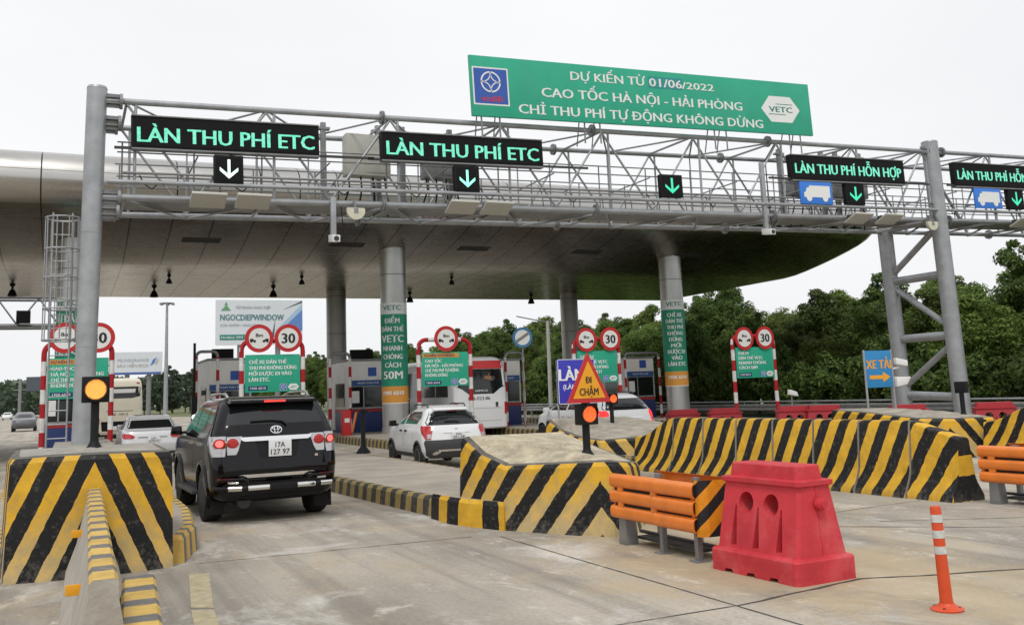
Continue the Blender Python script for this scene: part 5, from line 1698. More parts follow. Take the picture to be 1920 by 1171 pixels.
def wheel(parent, x, y, r, w, s, rimmat, spokes=6):
    """s = outward side"""
    k = w / 2
    o = MB().lathe([(r * .62, -k), (r * .93, -k), (r * .985, -k * .8), (r, -k * .5), (r, k * .5), (r * .985, k * .8), (r * .93, k), (r * .66, k * 1.02), (r * .62, k * .9)], (x, y, r), 36, 0).build('wheel', rubber, parent, smooth=40)
    q = MB()
    q.lathe([(r * .63, -k * .9), (r * .66, s * k * 1.0), (r * .60, s * k * 1.0), (r * .56, s * k * .55)], (x, y, r), 30, 0)
    q.lathe([(0.001, s * k * .98), (r * .16, s * k * .98), (r * .17, s * k * .5), (0.001, s * k * .3)], (x, y, r), 16, 0)
    for j in range(spokes):
        a = 2 * math.pi * j / spokes
        d = Vector((0, math.cos(a), math.sin(a))); n_ = Vector((0, -d.z, d.y))
        c = Vector((x, y, r))
        P = []
        for rad, ww_, dep in ((r * .10, .075 * r / .3, .95), (r * .60, .055 * r / .3, 1.0)):
            b = c + d * rad
            P.append([b + n_ * ww_ + Vector((s * k * dep, 0, 0)), b - n_ * ww_ + Vector((s * k * dep, 0, 0)), b - n_ * ww_ + Vector((s * k * (dep - .35), 0, 0)), b + n_ * ww_ + Vector((s * k * (dep - .35), 0, 0))])
        q.rings(P)
    q.build('rim', rimmat, o, smooth=35)
    q = MB(); q.lathe([(r * .56, s * k * .3), (0.001, s * k * .28), (0.001, s * k * .2), (r * .56, s * k * .2)], (x, y, r), 20, 0); q.build('brake_disc', darksteel, o)
    return o
def plate(parent, x, y, z, w, h, l1, l2, mat=plate_w):
    p = MB().box(x - w / 2, x + w / 2, y - 0.012, y, z, z + h).build('number_plate', mat, parent, bevel=0.004)
    t = MB(); f = front(y - 0.0125)
    if l2:
        write(t, l1, x, z + h * 0.55, h * 0.33, f, w * 0.42, 'C', 0, 0.005, 0.003); write(t, l2, x, z + h * 0.12, h * 0.33, f, w * 0.82, 'C', 0, 0.005, 0.003)
    else:
        write(t, l1, x, z + h * 0.25, h * 0.5, f, w * 0.85, 'C', 0, 0.005, 0.003)
    t.build_lines('lettering', 'lettering', text_k, p)
def mirrors(sh, parent, y, z, mat):
    for s in (-1, 1):
        x = sh.side(y, z)
        q = MB(); q.hexa([(s * (x + .04), y - .05, z), (s * (x + .22), y - .03, z + .01), (s * (x + .22), y + .09, z + .01), (s * (x + .04), y + .12, z), (s * (x + .05), y - .05, z + .15), (s * (x + .21), y - .03, z + .14), (s * (x + .21), y + .07, z + .14), (s * (x + .05), y + .09, z + .15)])
        q.box(min(s * (x - .03), s * (x + .07)), max(s * (x - .03), s * (x + .07)), y + .0, y + .07, z + .02, z + .06)
        q.build('mirror', mat, parent, bevel=0.012)

# ---- black SUV, the main vehicle
r = thing('suv', 'black SUV with lit brake light and chrome tail strip, driving away in the nearest lane', 'car', (2.78, 14.25, 0.0), (0, 0, RAD(1.2)))
SV = Shell([(.27, .55, 4.1, .74, .15, .3), (.33, .22, 4.45, .83, .2, .4), (.40, .14, 4.55, .87, .2, .4), (.50, .07, 4.64, .90, .22, .45), (.62, .02, 4.70, .915, .24, .5), (.76, .00, 4.71, .92, .24, .5), (.88, .02, 4.69, .925, .24, .5),
            (1.02, .045, 4.63, .925, .24, .5), (1.14, .07, 4.5, .92, .24, .5), (1.21, .085, 4.1, .91, .24, .45), (1.27, .10, 3.6, .895, .23, .4), (1.33, .12, 3.35, .875, .23, .35),
            (1.45, .175, 3.12, .835, .22, .35), (1.58, .25, 2.88, .79, .22, .35), (1.69, .325, 2.68, .745, .22, .35), (1.755, .40, 2.48, .705, .22, .35), (1.79, .52, 2.28, .63, .22, .35), (1.805, .8, 2.0, .48, .2, .3)], 0.06)
SV.body(paint_k, r, (0.98, 3.72), 0.385, 0.26)
for y in (0.98, 3.72):
    for s in (-1, 1): wheel(r, s * 0.785, y, 0.385, 0.265, s, chrome, 6)
RF = lambda sh: (lambda a, v, e: (a, sh.rear(a, v) - e, v))
SF = lambda sh, s: (lambda a, v, e: (s * (sh.side(a, v) + e), a, v))
g = RF(SV)
patch(g, [(1.40, -.71, .71), (1.55, -.665, .665), (1.70, -.60, .60)], 16, 0.004, 'rear_window', glass_k, r)
patch(g, [(0.60, -.56, .56), (0.66, -.72, .72), (0.80, -.765, .765)], 16, 0.006, 'tailgate', paint_k, r)
patch(g, [(0.655, -.50, .50), (0.68, -.56, .56), (0.70, -.52, .52)], 14, 0.022, 'chrome_trim', chrome, r)
patch(g, [(1.165, -.46, .46), (1.185, -.50, .50), (1.225, -.52, .52)], 14, 0.03, 'chrome_strip', chrome, r)
patch(g, [(0.92, -.24, .28), (1.16, -.30, .34)], 8, 0.003, 'plate_recess', blackpl, r)
for s in (-1, 1):
    # lamp cluster: clear body, two red rounds
    fo = lambda a, v, e, s=s: (s * a, SV.rear(a, v) - e, v)
    lamp = patch(fo, [(0.965, .735, .90), (1.03, .725, .915), (1.25, .715, .915)], 8, 0.018, 'tail_light', clearlens, r)
    patch(fo, [(0.985, .58, .70), (1.05, .545, .705), (1.24, .49, .705)], 6, 0.018, 'inner_lens', clearlens, lamp)
    for cx_, m_ in ((0.805, pinklens), (0.625, taillens)):
        y = SV.rear(cx_, 1.14)
        q = MB(); sl = (SV.rear(cx_ + .03, 1.14) - SV.rear(cx_ - .03, 1.14)) / .06
        n = 20; rg = [[], [], []]
        for k in range(n):
            t = 2 * math.pi * k / n
            for j, (rad, dep) in enumerate(((0.082, -0.016), (0.078, -0.030), (0.050, -0.038))):
                a = rad * math.cos(t); rg[j].append((s * (cx_ + a), y + sl * a + dep, 1.145 + rad * 0.92 * math.sin(t)))
        q.rings(rg); q.build('round_lamp', taillens, lamp, smooth=40)
        q = MB(); rg = [[], []]
        for k in range(n):
            t = 2 * math.pi * k / n
            for j, (rad, dep) in enumerate(((0.056, -0.034), (0.050, -0.043))):
                a = rad * math.cos(t); rg[j].append((s * (cx_ + a), y + sl * a + dep, 1.145 + rad * 0.92 * math.sin(t)))
        q.rings(rg); q.build('lamp_core', m_, lamp, smooth=40)
        q = MB(); rg = [[], [], [], []]
        for k in range(n + 1):
            t = 2 * math.pi * k / n
            for j, (rad, dep) in enumerate(((0.094, -0.012), (0.092, -0.028), (0.083, -0.030), (0.082, -0.012))):
                a = rad * math.cos(t); rg[j].append((s * (cx_ + a), y + sl * a + dep, 1.145 + rad * 0.92 * math.sin(t)))
        q.rings(rg, cap=False, closed=False); q.build('chrome_ring', chrome, lamp, smooth=40)
    q = MB(); y = SV.rear(.80, .6)
    # side glass, pillars left dark
    fs = SF(SV, s)
    patch(fs, [(1.335, 1.98, 3.18), (1.50, 1.97, 2.90), (1.66, 1.95, 2.62)], 8, 0.004, 'front_window', glass_g, r)
    patch(fs, [(1.335, 1.08, 1.90), (1.66, 1.04, 1.88)], 6, 0.004, 'rear_door_window', glass_g, r)
    patch(fs, [(1.36, .48, 1.0), (1.64, .58, .96)], 5, 0.004, 'quarter_window', glass_k, r)
    for y0 in (1.04, 1.94, 3.10):
        patch(fs, [(0.48, y0 - .006, y0 + .006), (1.27, y0 - .006, y0 + .006)], 1, 0.0015, 'door_gap', blackpl, r)
    for y0 in (1.15, 2.05):
        patch(fs, [(1.10, y0, y0 + .22), (1.14, y0, y0 + .22)], 2, 0.03, 'door_handle', chrome, r)
    for y in (0.98, 3.72):
        mb = MB(); n = 22; rr_ = []
        for k in range(n + 1):
            t = math.pi * (-0.10 + 1.2 * k / n)
            P = []
            for rad, ex in ((0.448, -.01), (0.452, .035), (0.50, .03), (0.515, -.01)):
                yy, zz = y + rad * math.cos(t), .385 + rad * math.sin(t)
                P.append((s * (SV.side(yy, max(.45, zz)) + ex), yy, zz))
            rr_.append(P)
        mb.rings(rr_); mb.build('wheel_arch', paint_k, r, smooth=50)
    MB().box(min(s * .86, s * 1.0), max(s * .86, s * 1.0), 1.42, 3.22, 0.36, 0.42).build('running_board', darksteel, r, bevel=0.015)
    MB().box(min(s * .66, s * .92), max(s * .66, s * .92), 0.50, 0.515, 0.13, 0.48).build('mud_flap', blackpl, r)
    q = MB(); q.path([(s * .60, .62, 1.79), (s * .61, .74, 1.85), (s * .63, 1.2, 1.868), (s * .63, 2.0, 1.86), (s * .60, 2.35, 1.81)], 0.020, 8); q.build('roof_rail', steel_b, r, smooth=50)
    patch(fo, [(0.62, .62, .80), (0.66, .62, .84)], 4, 0.01, 'bumper_reflector', taillens, r)
mirrors(SV, r, 3.08, 1.22, paint_k)
# roof spoiler with the high brake light
sp_ = MB(); sp_.hexa([(-.66, .20, 1.70), (.66, .20, 1.70), (.68, .62, 1.76), (-.68, .62, 1.76), (-.62, .19, 1.745), (.62, .19, 1.745), (.62, .66, 1.812), (-.62, .66, 1.812)])
sp_ = sp_.build('spoiler', paint_k, r, bevel=0.022)
MB().box(-0.155, 0.155, 0.176, 0.192, 1.715, 1.742).build('brake_light', brake_l, sp_)
plate(r, 0.04, SV.rear(0, 1.0) - 0.02, 0.935, 0.33, 0.235, '17A', '127 97')
# emblem of three ovals
q = MB(); zc, yc = 1.315, SV.rear(0, 1.315) - 0.004
def oval(q, a, b, cx_, cz_, wd):
    n = 24; o4 = [[], [], [], []]
    for k in range(n + 1):
        t = 2 * math.pi * k / n
        for j, (ka, d) in enumerate(((0, 0), (0, .016), (wd, .016), (wd, 0))):
            o4[j].append((cx_ + (a - ka) * math.cos(t), yc - d + 0.45 * ((b) * math.sin(t)) * 0.9, cz_ + (b - ka) * math.sin(t)))
    q.rings(o4 + [o4[0]], cap=False, closed=False)
oval(q, .085, .058, 0, zc, .012); oval(q, .032, .052, 0, zc, .011); oval(q, .062, .026, 0, zc + .022, .010)
q.build('emblem', chrome, r, smooth=50)
q = MB(); q.box(.555, .60, SV.rear(.58, .93) - .02, SV.rear(.58, .93), .905, .94); q.build('badge', chrome, r)
# wiper
q = MB(); y = lambda x, z: SV.rear(x, z) - .03
q.path([(0.16, y(.16, 1.375), 1.375), (0.10, y(.10, 1.43), 1.43), (-0.05, y(-.05, 1.45), 1.45), (-0.36, y(-.36, 1.445), 1.445)], 0.012, 6); q.build('wiper', blackpl, r)
# tubular bumper guard: chrome lengths between black clamps
q = MB(); yb = -0.10
P = [(-.86, .16, .52), (-.78, -.02, .52), (-.5, yb, .52), (.5, yb, .52), (.78, -.02, .52), (.86, .16, .52)]
gd = MB(); gd.path(P, 0.034, 12); gd = gd.build('bumper_guard', blackpl, r, smooth=50)
for x0, x1 in ((-.70, -.52), (-.44, -.14), (.26, .52), (.60, .78)):
    fy = lambda x: yb if abs(x) < .5 else yb + (abs(x) - .5) / .28 * .08
    MB().tube((x0, fy(x0), .52), (x1, fy(x1), .52), 0.038, 14).build('chrome_tube', steel_b, gd, smooth=50)
for s in (-1, 1):
    q = MB(); q.path([(s * .44, yb + .02, .54), (s * .44, yb + .01, .62), (s * .50, yb + .02, .645), (s * .80, .0, .645), (s * .84, .1, .62)], 0.018, 8); q.build('upper_tube', blackpl, gd, smooth=50)
    MB().tube((s * .56, yb + .05, .60), (s * .70, .0, .60), 0.018, 8).build('chrome_tube', steel_b, gd, smooth=50)
MB().box(-.13, .25, yb - .045, yb + .02, .475, .565).build('step_pad', blackpl, gd, bevel=0.012)
MB().tube((-.42, .3, .30), (-.42, .9, .30), 0.10, 14).build('exhaust', darksteel, r, smooth=50)
MB().tube((-.7, .98, .385), (.7, .98, .385), 0.09, 12).build('axle', blackpl, r)
MB().lathe([(0.001, -.1), (0.30, -.1), (0.33, -.05), (0.33, .05), (.30, .1), (0.001, .1)], (0.05, .75, .42), 20).build('spare_wheel', rubber, r)

# ---- smaller cars share one builder
def small_car(label, loc, rz, paint, L_, W_, HH, kind, wr=0.29, lamp=taillens, pl=('30A', '251.28'), rails=False, cladded=False, lit=None, sideglass=None):
    r = thing('car', label, 'car', loc, (0, 0, RAD(rz)))
    k = HH / 1.48; w = W_ / 2
    if kind == 'hatch':
        lv = [(.24, .30, L_ - .35, w - .12, .15, .3), (.28, .10, L_ - .12, w - .06, .2, .4), (.42, .02, L_ - .02, w - .01, .22, .5), (.60, .0, L_, w, .24, .5), (.74, .03, L_ - .02, w, .24, .5), (.88 * k, .06, L_ - .12, w - .005, .30, .5),
              (.97 * k, .10, L_ - .45, w - .02, .32, .45), (1.03 * k, .14, L_ - .85, w - .045, .33, .4), (1.12 * k, .20, L_ - 1.05, w - .09, .34, .4), (1.22 * k, .29, L_ - 1.30, w - .15, .33, .4), (1.32 * k, .40, L_ - 1.55, w - .215, .31, .4),
              (1.39 * k, .50, L_ - 1.75, w - .275, .28, .38), (1.44 * k, .64, L_ - 1.95, w - .355, .25, .35), (1.468 * k, .85, L_ - 2.12, w - .45, .22, .3), (1.48 * k, 1.15, L_ - 2.3, w - .57, .16, .2)]
        gl = (1.02 * k, 1.33 * k, w - .14, w - .29); tl = (.70 * k, 1.01 * k)
    else:
        lv = [(.24, .30, L_ - .35, w - .12, .15, .3), (.28, .10, L_ - .12, w - .06, .2, .4), (.42, .03, L_ - .02, w - .01, .25, .5), (.60, .0, L_, w, .28, .5), (.78, .03, L_ - .04, w, .28, .5), (.90 * k, .06, L_ - .22, w - .005, .28, .5),
              (.985 * k, .10, L_ - .75, w - .03, .28, .4), (1.02 * k, .42, L_ - 1.1, w - .06, .25, .35), (1.06 * k, .58, L_ - 1.22, w - .08, .25, .35), (1.20 * k, .92, L_ - 1.5, w - .14, .24, .35), (1.34 * k, 1.25, L_ - 1.78, w - .20, .24, .35),
              (1.42 * k, 1.5, L_ - 1.98, w - .25, .22, .3), (1.465 * k, 1.75, L_ - 2.15, w - .33, .2, .3), (1.48 * k, 2.0, L_ - 2.3, w - .45, .2, .3)]
        gl = (1.07 * k, 1.36 * k, w - .19, w - .27); tl = (.76 * k, .93 * k)
    sh = Shell(lv, 0.05)
    wy = (0.62, L_ - 0.66)
    sh.body(paint, r, wy, wr, 0.2)
    for y in wy:
        for s in (-1, 1): wheel(r, s * (w - .095), y, wr, 0.19, s, alloy, 5)
    g = RF(sh)
    patch(g, [(gl[0], -gl[2], gl[2]), (gl[0] + .06, -gl[2] - .015, gl[2] + .015), (gl[1], -gl[3], gl[3])], 14, 0.004, 'rear_window', glass_k, r)
    ff = lambda a, v, e: (a, sh.front_(a, v) + e, v)
    patch(ff, [(1.05 * k, -(w - .2), w - .2), (1.36 * k, -(w - .32), w - .32)], 10, 0.004, 'windscreen', glass_k, r)
    for s in (-1, 1):
        fo = lambda a, v, e, s=s: (s * a, sh.rear(a, v) - e, v)
        lm_ = lit or lamp
        if kind == 'hatch':
            o_ = patch(fo, [(tl[0], w - .17, w - .055), (tl[0] + .12, w - .20, w - .012), (tl[1] - .08, w - .235, w - .015), (tl[1], w - .19, w - .04)], 6, 0.016, 'tail_light', lm_, r)
            patch(fo, [(tl[0] + .02, w - .165, w - .09), (tl[0] + .12, w - .185, w - .10)], 4, 0.019, 'clear_lens', clearlens, o_)
        else:
            patch(fo, [(tl[0] + .02, w - .30, w - .05), (tl[0] + .08, w - .36, w - .012), (tl[1], w - .22, w - .014)], 7, 0.014, 'tail_light', lm_, r)
        fs = SF(sh, s)
        yb_ = .62 if kind == 'hatch' else 1.15
        ym = L_ * .5
        yfw = L_ - 1.12
        patch(fs, [(1.035 * k, ym + .05, yfw + .02), (1.2 * k, ym + .04, yfw - .26), (1.335 * k, ym + .03, yfw - .56)], 6, 0.004, 'front_window', sideglass or glass_g, r)
        patch(fs, [(1.05 * k, yb_ + .14, ym - .04), (1.2 * k, yb_ + .02, ym - .05), (1.335 * k, yb_ + .20, ym - .06)], 6, 0.004, 'rear_door_window', sideglass or glass_g, r)
        for y0 in (ym, ym + 0.92, ym - .85):
            patch(fs, [(.36, y0 - .005, y0 + .005), (.98 * k, y0 - .005, y0 + .005)], 1, 0.0015, 'door_gap', blackpl, r)
        for y0 in (ym - .30, ym + .12):
            patch(fs, [(.86 * k, y0, y0 + .16), (.90 * k, y0, y0 + .16)], 2, 0.024, 'door_handle', blackpl if cladded else paint, r)
        if cladded:
            patch(fs, [(.27, wy[0] + wr * 1.2, wy[1] - wr * 1.2), (.36, wy[0] + wr * 1.2, wy[1] - wr * 1.2)], 4, 0.012, 'sill_cladding', clad, r)
            for y in wy:
                mb = MB(); n = 18; rr_ = []
                for kk in range(n + 1):
                    t = math.pi * (-0.05 + 1.1 * kk / n); P = []
                    for rad, ex in ((wr * 1.14, -.01), (wr * 1.15, .018), (wr * 1.32, .014), (wr * 1.34, -.01)):
                        yy, zz = y + rad * math.cos(t), wr + rad * math.sin(t)
                        P.append((s * (sh.side(yy, max(.3, zz)) + ex), yy, zz))
                    rr_.append(P)
                mb.rings(rr_); mb.build('wheel_arch', clad, r, smooth=50)
        if rails:
            q = MB(); q.path([(s * (w - .34), .75, 1.44 * k), (s * (w - .33), .85, 1.495 * k), (s * (w - .33), 1.75, 1.505 * k), (s * (w - .36), 1.95, 1.45 * k)], 0.018, 8); q.build('roof_rail', darksteel, r, smooth=50)
    if cladded:
        patch(g, [(.25, -(w - .2), w - .2), (.33, -(w - .08), w - .08), (.62, -(w - .03), w - .03), (.68, -(w - .05), w - .05)], 18, 0.022, 'bumper', clad, r)
        patch(g, [(.34, -.60, -.50), (.385, -.60, -.42), (.42, -.52, -.40)], 3, 0.03, 'skid_trim', steel_b, r); patch(g, [(.34, .50, .60), (.385, .42, .60), (.42, .40, .52)], 3, 0.03, 'skid_trim', steel_b, r)
        patch(g, [(.415, -.46, .46), (.455, -.48, .48)], 10, 0.034, 'skid_trim', steel_b, r)
        patch(g, [(.84, -.33, .33), (.862, -.33, .33)], 6, 0.016, 'hatch_strip', chrome, r)
        q = MB(); q.hexa([(-.44, .38, 1.35), (.44, .38, 1.35), (.44, .62, 1.40), (-.44, .62, 1.40), (-.42, .37, 1.375), (.42, .37, 1.375), (.40, .70, 1.45), (-.40, .70, 1.45)]); q.build('spoiler', paint, r, bevel=.02)
        patch(g, [(1.335 * k, -.13, .13), (1.365 * k, -.13, .13)], 3, 0.075, 'brake_light', pm('dark red lens', (0.12, 0.01, 0.01), 0.3), r)
        q = MB(); q.path([(0.10, sh.rear(.1, 1.07) - .03, 1.075), (0.0, sh.rear(0, 1.10) - .03, 1.105), (-.26, sh.rear(.26, 1.10) - .03, 1.10)], 0.012, 6); q.build('wiper', blackpl, r)
        q = MB(); q.box(-.03, .03, sh.rear(0, .93) - .012, sh.rear(0, .93), .915, .935); q.build('badge', chrome, r)
    else:
        patch(g, [(.27, -(w - .2), w - .2), (.36, -(w - .1), w - .1)], 12, 0.012, 'bumper_lip', clad, r)
        patch(g, [(.80 * k, -.42, .42), (.825 * k, -.42, .42)], 8, 0.014, 'trim_strip', chrome, r)
    plate(r, 0.03, sh.rear(0, .7) - 0.03 if cladded else sh.rear(0, .7) - .018, .66 if not cladded else .70, .34, .15, pl[0], pl[1])
    mirrors(sh, r, L_ - 1.25, .98 * k, blackpl if cladded else paint)
    return r, sh
small_car('white hatchback with dark grey lower bumper and red tail lights, in the second lane', (8.35, 21.3, 0), -2.5, paint_w, 3.62, 1.62, 1.48, 'hatch', 0.29, rails=True, cladded=True)
small_car('silvery white sedan ahead of the black SUV, just left of it', (2.35, 31.2, 0), 0, paint_s, 4.4, 1.72, 1.46, 'sedan', 0.30, pl=('15A', '238.41'))
small_car('white crossover with lit red lamps, half hidden behind the orange flashers and nose blocks', (14.95, 24.2, 0), 0, paint_w, 4.7, 1.84, 1.58, 'hatch', 0.33, lit=em('lit tail lens', (0.9, 0.03, 0.03), 0.7), pl=('30E', '612.05'), rails=True, sideglass=glass_k)
o_, s_ = small_car('dark grey car coming towards us on the far left carriageway', (-3.4, 96.0, 0), 180, paint_g, 4.5, 1.85, 1.62, 'hatch', 0.33)
far = [(-11.5, 230, 'white car far off at left, next to the dark grey oncoming car', paint_w), (-20.5, 330, 'tiny white car farthest off at the left edge of the photo', paint_w)]
for x, y, lb, m_ in far:
    small_car(lb, (x, y, 0), 180, m_, 4.5, 1.8, 1.55, 'sedan')

# ---- coaches
def coach(label, loc, L_, W_, HH, paint, cap, white_low=True, glassrows=None):
    r = thing('coach', label, 'bus', loc)
    w = W_ / 2
    lv = [(.30, .10, L_ - .1, w - .04, .12, .2), (.36, .02, L_, w, .14, .25), (1.2, .0, L_, w, .16, .25), (2.0, .03, L_ - .05, w - .01, .18, .25), (HH - .45, .12, L_ - .2, w - .05, .2, .25), (HH - .18, .22, L_ - .35, w - .10, .22, .3), (HH - .05, .38, L_ - .5, w - .2, .22, .3), (HH, .6, L_ - .7, w - .35, .2, .3)]
    sh = Shell(lv, 0.06)
    sh.body(paint, r, (2.1, L_ - 2.0), 0.46, 0.28)
    for y in (2.1, L_ - 2.0):
        for s in (-1, 1): wheel(r, s * (w - .16), y, 0.46, 0.27, s, steel_b, 8)
    return r, sh, w
r, sh, w = coach('white coach with a red roof end and dark rear window, behind the 8m sign frame', (15.22, 36.0, 0), 9.0, 2.36, 3.22, paint_w, red_p)
g = RF(sh)
patch(g, [(2.72, -(w - .06), w - .06), (2.95, -(w - .10), w - .10), (3.05, -(w - .16), w - .16)], 14, 0.02, 'red_cap', red_p, r)
patch(g, [(1.70, -.55, .55), (1.92, -.85, .85), (2.02, -(w - .06), w - .06), (2.70, -(w - .10), w - .10)], 16, 0.006, 'rear_window', glass_k, r)
patch(g, [(1.12, -(w - .1), w - .1), (1.13, -(w - .1), w - .1)], 8, 0.002, 'panel_gap', darksteel, r); patch(g, [(.62, -(w - .1), w - .1), (.63, -(w - .1), w - .1)], 8, 0.002, 'panel_gap', darksteel, r)
t = MB(); f = front(sh.rear(.3, 1.8) - .03)
write(t, 'SAMCO', 0.0, 1.80, .075, front(sh.rear(0, 1.8) - .012), .55, 'C', 0, 0.02, .004)
t.build('maker_lettering', text_w, r)
t = MB(); write(t, '11B-023.86', -.1, 1.46, .14, front(sh.rear(.4, 1.5) - .006), .95, 'C', 0, 0.01, .004); t.build('fleet_number', text_k, r)
dec = MB(); fy = sh.rear(.35, 2.35) - .01
dec.m = 0
for a, b, rr_ in ((0.27, 2.30, .13), (0.41, 2.30, .13), (0.34, 2.24, .12)): dec.prism(circ(a, b, rr_, 18), 0, .004 + a * .002, front(fy))
dec.prism([(0.33, 2.44), (0.36, 2.44), (0.44, 2.55), (0.40, 2.55)], 0, .004, front(fy))
dec.m = 1
dec.prism(circ(0.56, 2.33, .085, 14), 0, .012, front(fy))
dec.build('window_decal', [pm('decal tan', (0.30, 0.15, 0.06), 0.5), glass_k], r)
dec = MB()
for z, ws in ((2.52, .55), (2.42, .62), (2.30, .6), (2.18, .66), (2.08, .5)): dec.prism(rect(-.88, -.88 + ws, z, z + .045), 0, .003, front(sh.rear(.9, z) - .005))
dec.build('decal_text', pm('decal pale', (0.30, 0.30, 0.30), 0.5), r)
plate(r, -.3, sh.rear(0, .4) - .004, .42, .36, .20, '11B', '023.86', plate_y)
for s in (-1, 1):
    fo = lambda a, v, e, s=s: (s * a, sh.rear(a, v) - e, v)
    patch(fo, [(.88, w - .16, w - .01), (1.35, w - .16, w - .012)], 4, 0.014, 'tail_light', taillens, r)
    fs = SF(sh, s)
    for k in range(5):
        y0 = .75 + 1.5 * k
        patch(fs, [(1.62, y0, y0 + 1.42), (2.72, y0 + .06, y0 + 1.42)], 3, 0.006, 'side_window', glass_k, r)
    patch(fs, [(.5, 5.6, 6.5), (1.58, 5.6, 6.5)], 3, 0.006, 'door', glass_k, r)
q = MB(); q.box(.62, .72, sh.rear(.7, 1.3) - .03, sh.rear(.7, 1.3), 1.18, 1.36); q.build('vent', darksteel, r)
r, sh, w = coach('cream coach far ahead, seen between the left gantry column and the light mast', (2.62, 58.5, 0), 10.5, 2.45, 3.36, paint_bus, paint_bus)
g = RF(sh)
patch(g, [(2.22, -.65, .65), (2.32, -(w - .15), w - .15), (2.78, -(w - .14), w - .14), (2.86, -(w - .3), w - .3)], 14, 0.006, 'rear_window', glass_k, r)
patch(g, [(2.52, -.8, .8), (2.74, -.85, .85)], 8, 0.009, 'window_curtain', white_p, r)
patch(g, [(1.50, -.7, .7), (1.53, -.7, .7)], 6, 0.004, 'panel_gap', darksteel, r)
t = MB(); write(t, '34B - 008.12', 0, 1.28, .12, front(sh.rear(.4, 1.3) - .006), .9, 'C', 0, 0.01, .004); t.build('fleet_number', pm('brown lettering', (0.12, 0.09, 0.06), 0.5), r)
patch(g, [(.42, -.9, .9), (.95, -.95, .95)], 10, 0.006, 'engine_grille', blackpl, r)
plate(r, 0.1, sh.rear(0, .6) - .02, .55, .36, .20, '34B', '008.12', plate_w)
for s in (-1, 1):
    fo = lambda a, v, e, s=s: (s * a, sh.rear(a, v) - e, v)
    patch(fo, [(3.02, w - .34, w - .16), (3.10, w - .34, w - .20)], 3, 0.02, 'marker_light', taillens, r)
    patch(fo, [(.80, w - .2, w - .012), (1.15, w - .2, w - .012)], 3, 0.014, 'tail_light', taillens, r)
    fs = SF(sh, s)
    for k in range(6):
        patch(fs, [(1.75, .9 + 1.5 * k, 2.3 + 1.5 * k), (2.8, .95 + 1.5 * k, 2.3 + 1.5 * k)], 3, 0.006, 'side_window', glass_k, r)

# ------------------------------------------------------------------ far billboards, masts, second gantry
def farboard(label, x0, x1, y, z0, z1, ground_posts):
    r = thing('billboard', label, 'billboard', ((x0 + x1) / 2, y, 0))
    w = x1 - x0
    MB().box(-w / 2, w / 2, 0, 0.5, z0, z1).build('panel', pm('billboard white', (0.66, 0.70, 0.74), 0.5, 0, 0.03, 0.3), r)
    for s in ground_posts: MB().tube((s, 0.8, 0), (s, 0.8, z1 - 0.5), 0.35, 12).build('post', galv_d, r)
    return r, w
r, w = farboard('large white billboard reading NGOCDIEPWINDOW beyond the canopy', 17.35, 28.75, 130, 9.3, 15.26, (-2.5, 2.5))
t = MB(); f = front(-0.02)
write(t, 'NGOCDIEPWINDOW', -w / 2 + 0.55, 12.55, .82, f, 8.3, 'L', 0, 0.02, 0.03)
write(t, 'TẬP ĐOÀN NGỌC DIỆP', -w / 2 + 2.5, 14.1, .34, f, 4.6, 'L', 1, 0.01, 0.03)
write(t, 'CỬA NHÔM - VÁCH KÍNH', -w / 2 + 0.55, 11.75, .32, f, 5.2, 'L', 1, 0.01, 0.03)
t.m = 2; t.prism(rect(-w / 2 + .5, -w / 2 + 6.4, 9.95, 10.65), 0, 0.02, f)
write(t, 'Hotline: 094 194 6789', -w / 2 + .7, 10.15, .30, lambda a, b, c: f(a, b, c + .03), 5.0, 'L', 3, 0.015, 0.03)
t.m = 4
for k in range(5): t.prism([(-w / 2 + .6 + .15 * k, 13.85 + .16 * k), (-w / 2 + 1.9 - .12 * k, 13.85 + .16 * k), (-w / 2 + 1.8 - .12 * k, 13.96 + .16 * k), (-w / 2 + .7 + .15 * k, 13.96 + .16 * k)], 0, 0.03, f)
t.prism([(-w / 2 + 1.05, 14.6), (-w / 2 + 1.5, 14.6), (-w / 2 + 1.3, 15.0)], 0, 0.03, f)
t.build_lines('lettering', 'emblem', [pm('slate lettering', (0.10, 0.22, 0.24), 0.5), grey_t, pm('teal strip', (0.03, 0.24, 0.20), 0.5), text_w, pm('leaf green', (0.10, 0.36, 0.14), 0.5)], r)
t = MB(); f2 = front(-0.015)
t.m = 0; t.prism([(w / 2 - 3.6, 11.2), (w / 2 - .02, 14.8), (w / 2 - .02, 12.0), (w / 2 - 2.2, 10.4)], 0, .01, f2)
t.m = 1; t.prism([(w / 2 - 2.6, 11.5), (w / 2 - .02, 14.0), (w / 2 - .02, 11.2), (w / 2 - 1.6, 10.4)], 0, .02, f2)
t.m = 2; t.prism([(w / 2 - 2.6, 14.0), (w / 2 - .02, 15.2), (w / 2 - .02, 14.95)], 0, .02, f2); t.prism([(w / 2 - 4.2, 10.2), (w / 2 - 3.7, 12.6), (w / 2 - 3.85, 10.2)], 0, .02, f2)
t.build('artwork', [pm('art pale blue', (0.38, 0.52, 0.68), 0.5), pm('art blue', (0.12, 0.24, 0.55), 0.5), pm('art dark', (0.06, 0.09, 0.12), 0.5)], r)
r, w = farboard('pale grey billboard with a blue foot strip, left of the light mast', 5.9, 12.45, 150, 6.35, 9.62, (-1.5, 1.5))
t = MB(); f = front(-0.02)
write(t, 'PG.INSURANCE', -w / 2 + .4, 8.25, .42, f, 4.2, 'L', 0, .01, .03); write(t, 'BẢO HIỂM PJICO', -w / 2 + .4, 7.45, .42, f, 4.2, 'L', 1, .01, .03)
t.m = 2; t.prism(rect(-w / 2, w / 2 - .2, 6.37, 6.68), 0, .02, f)
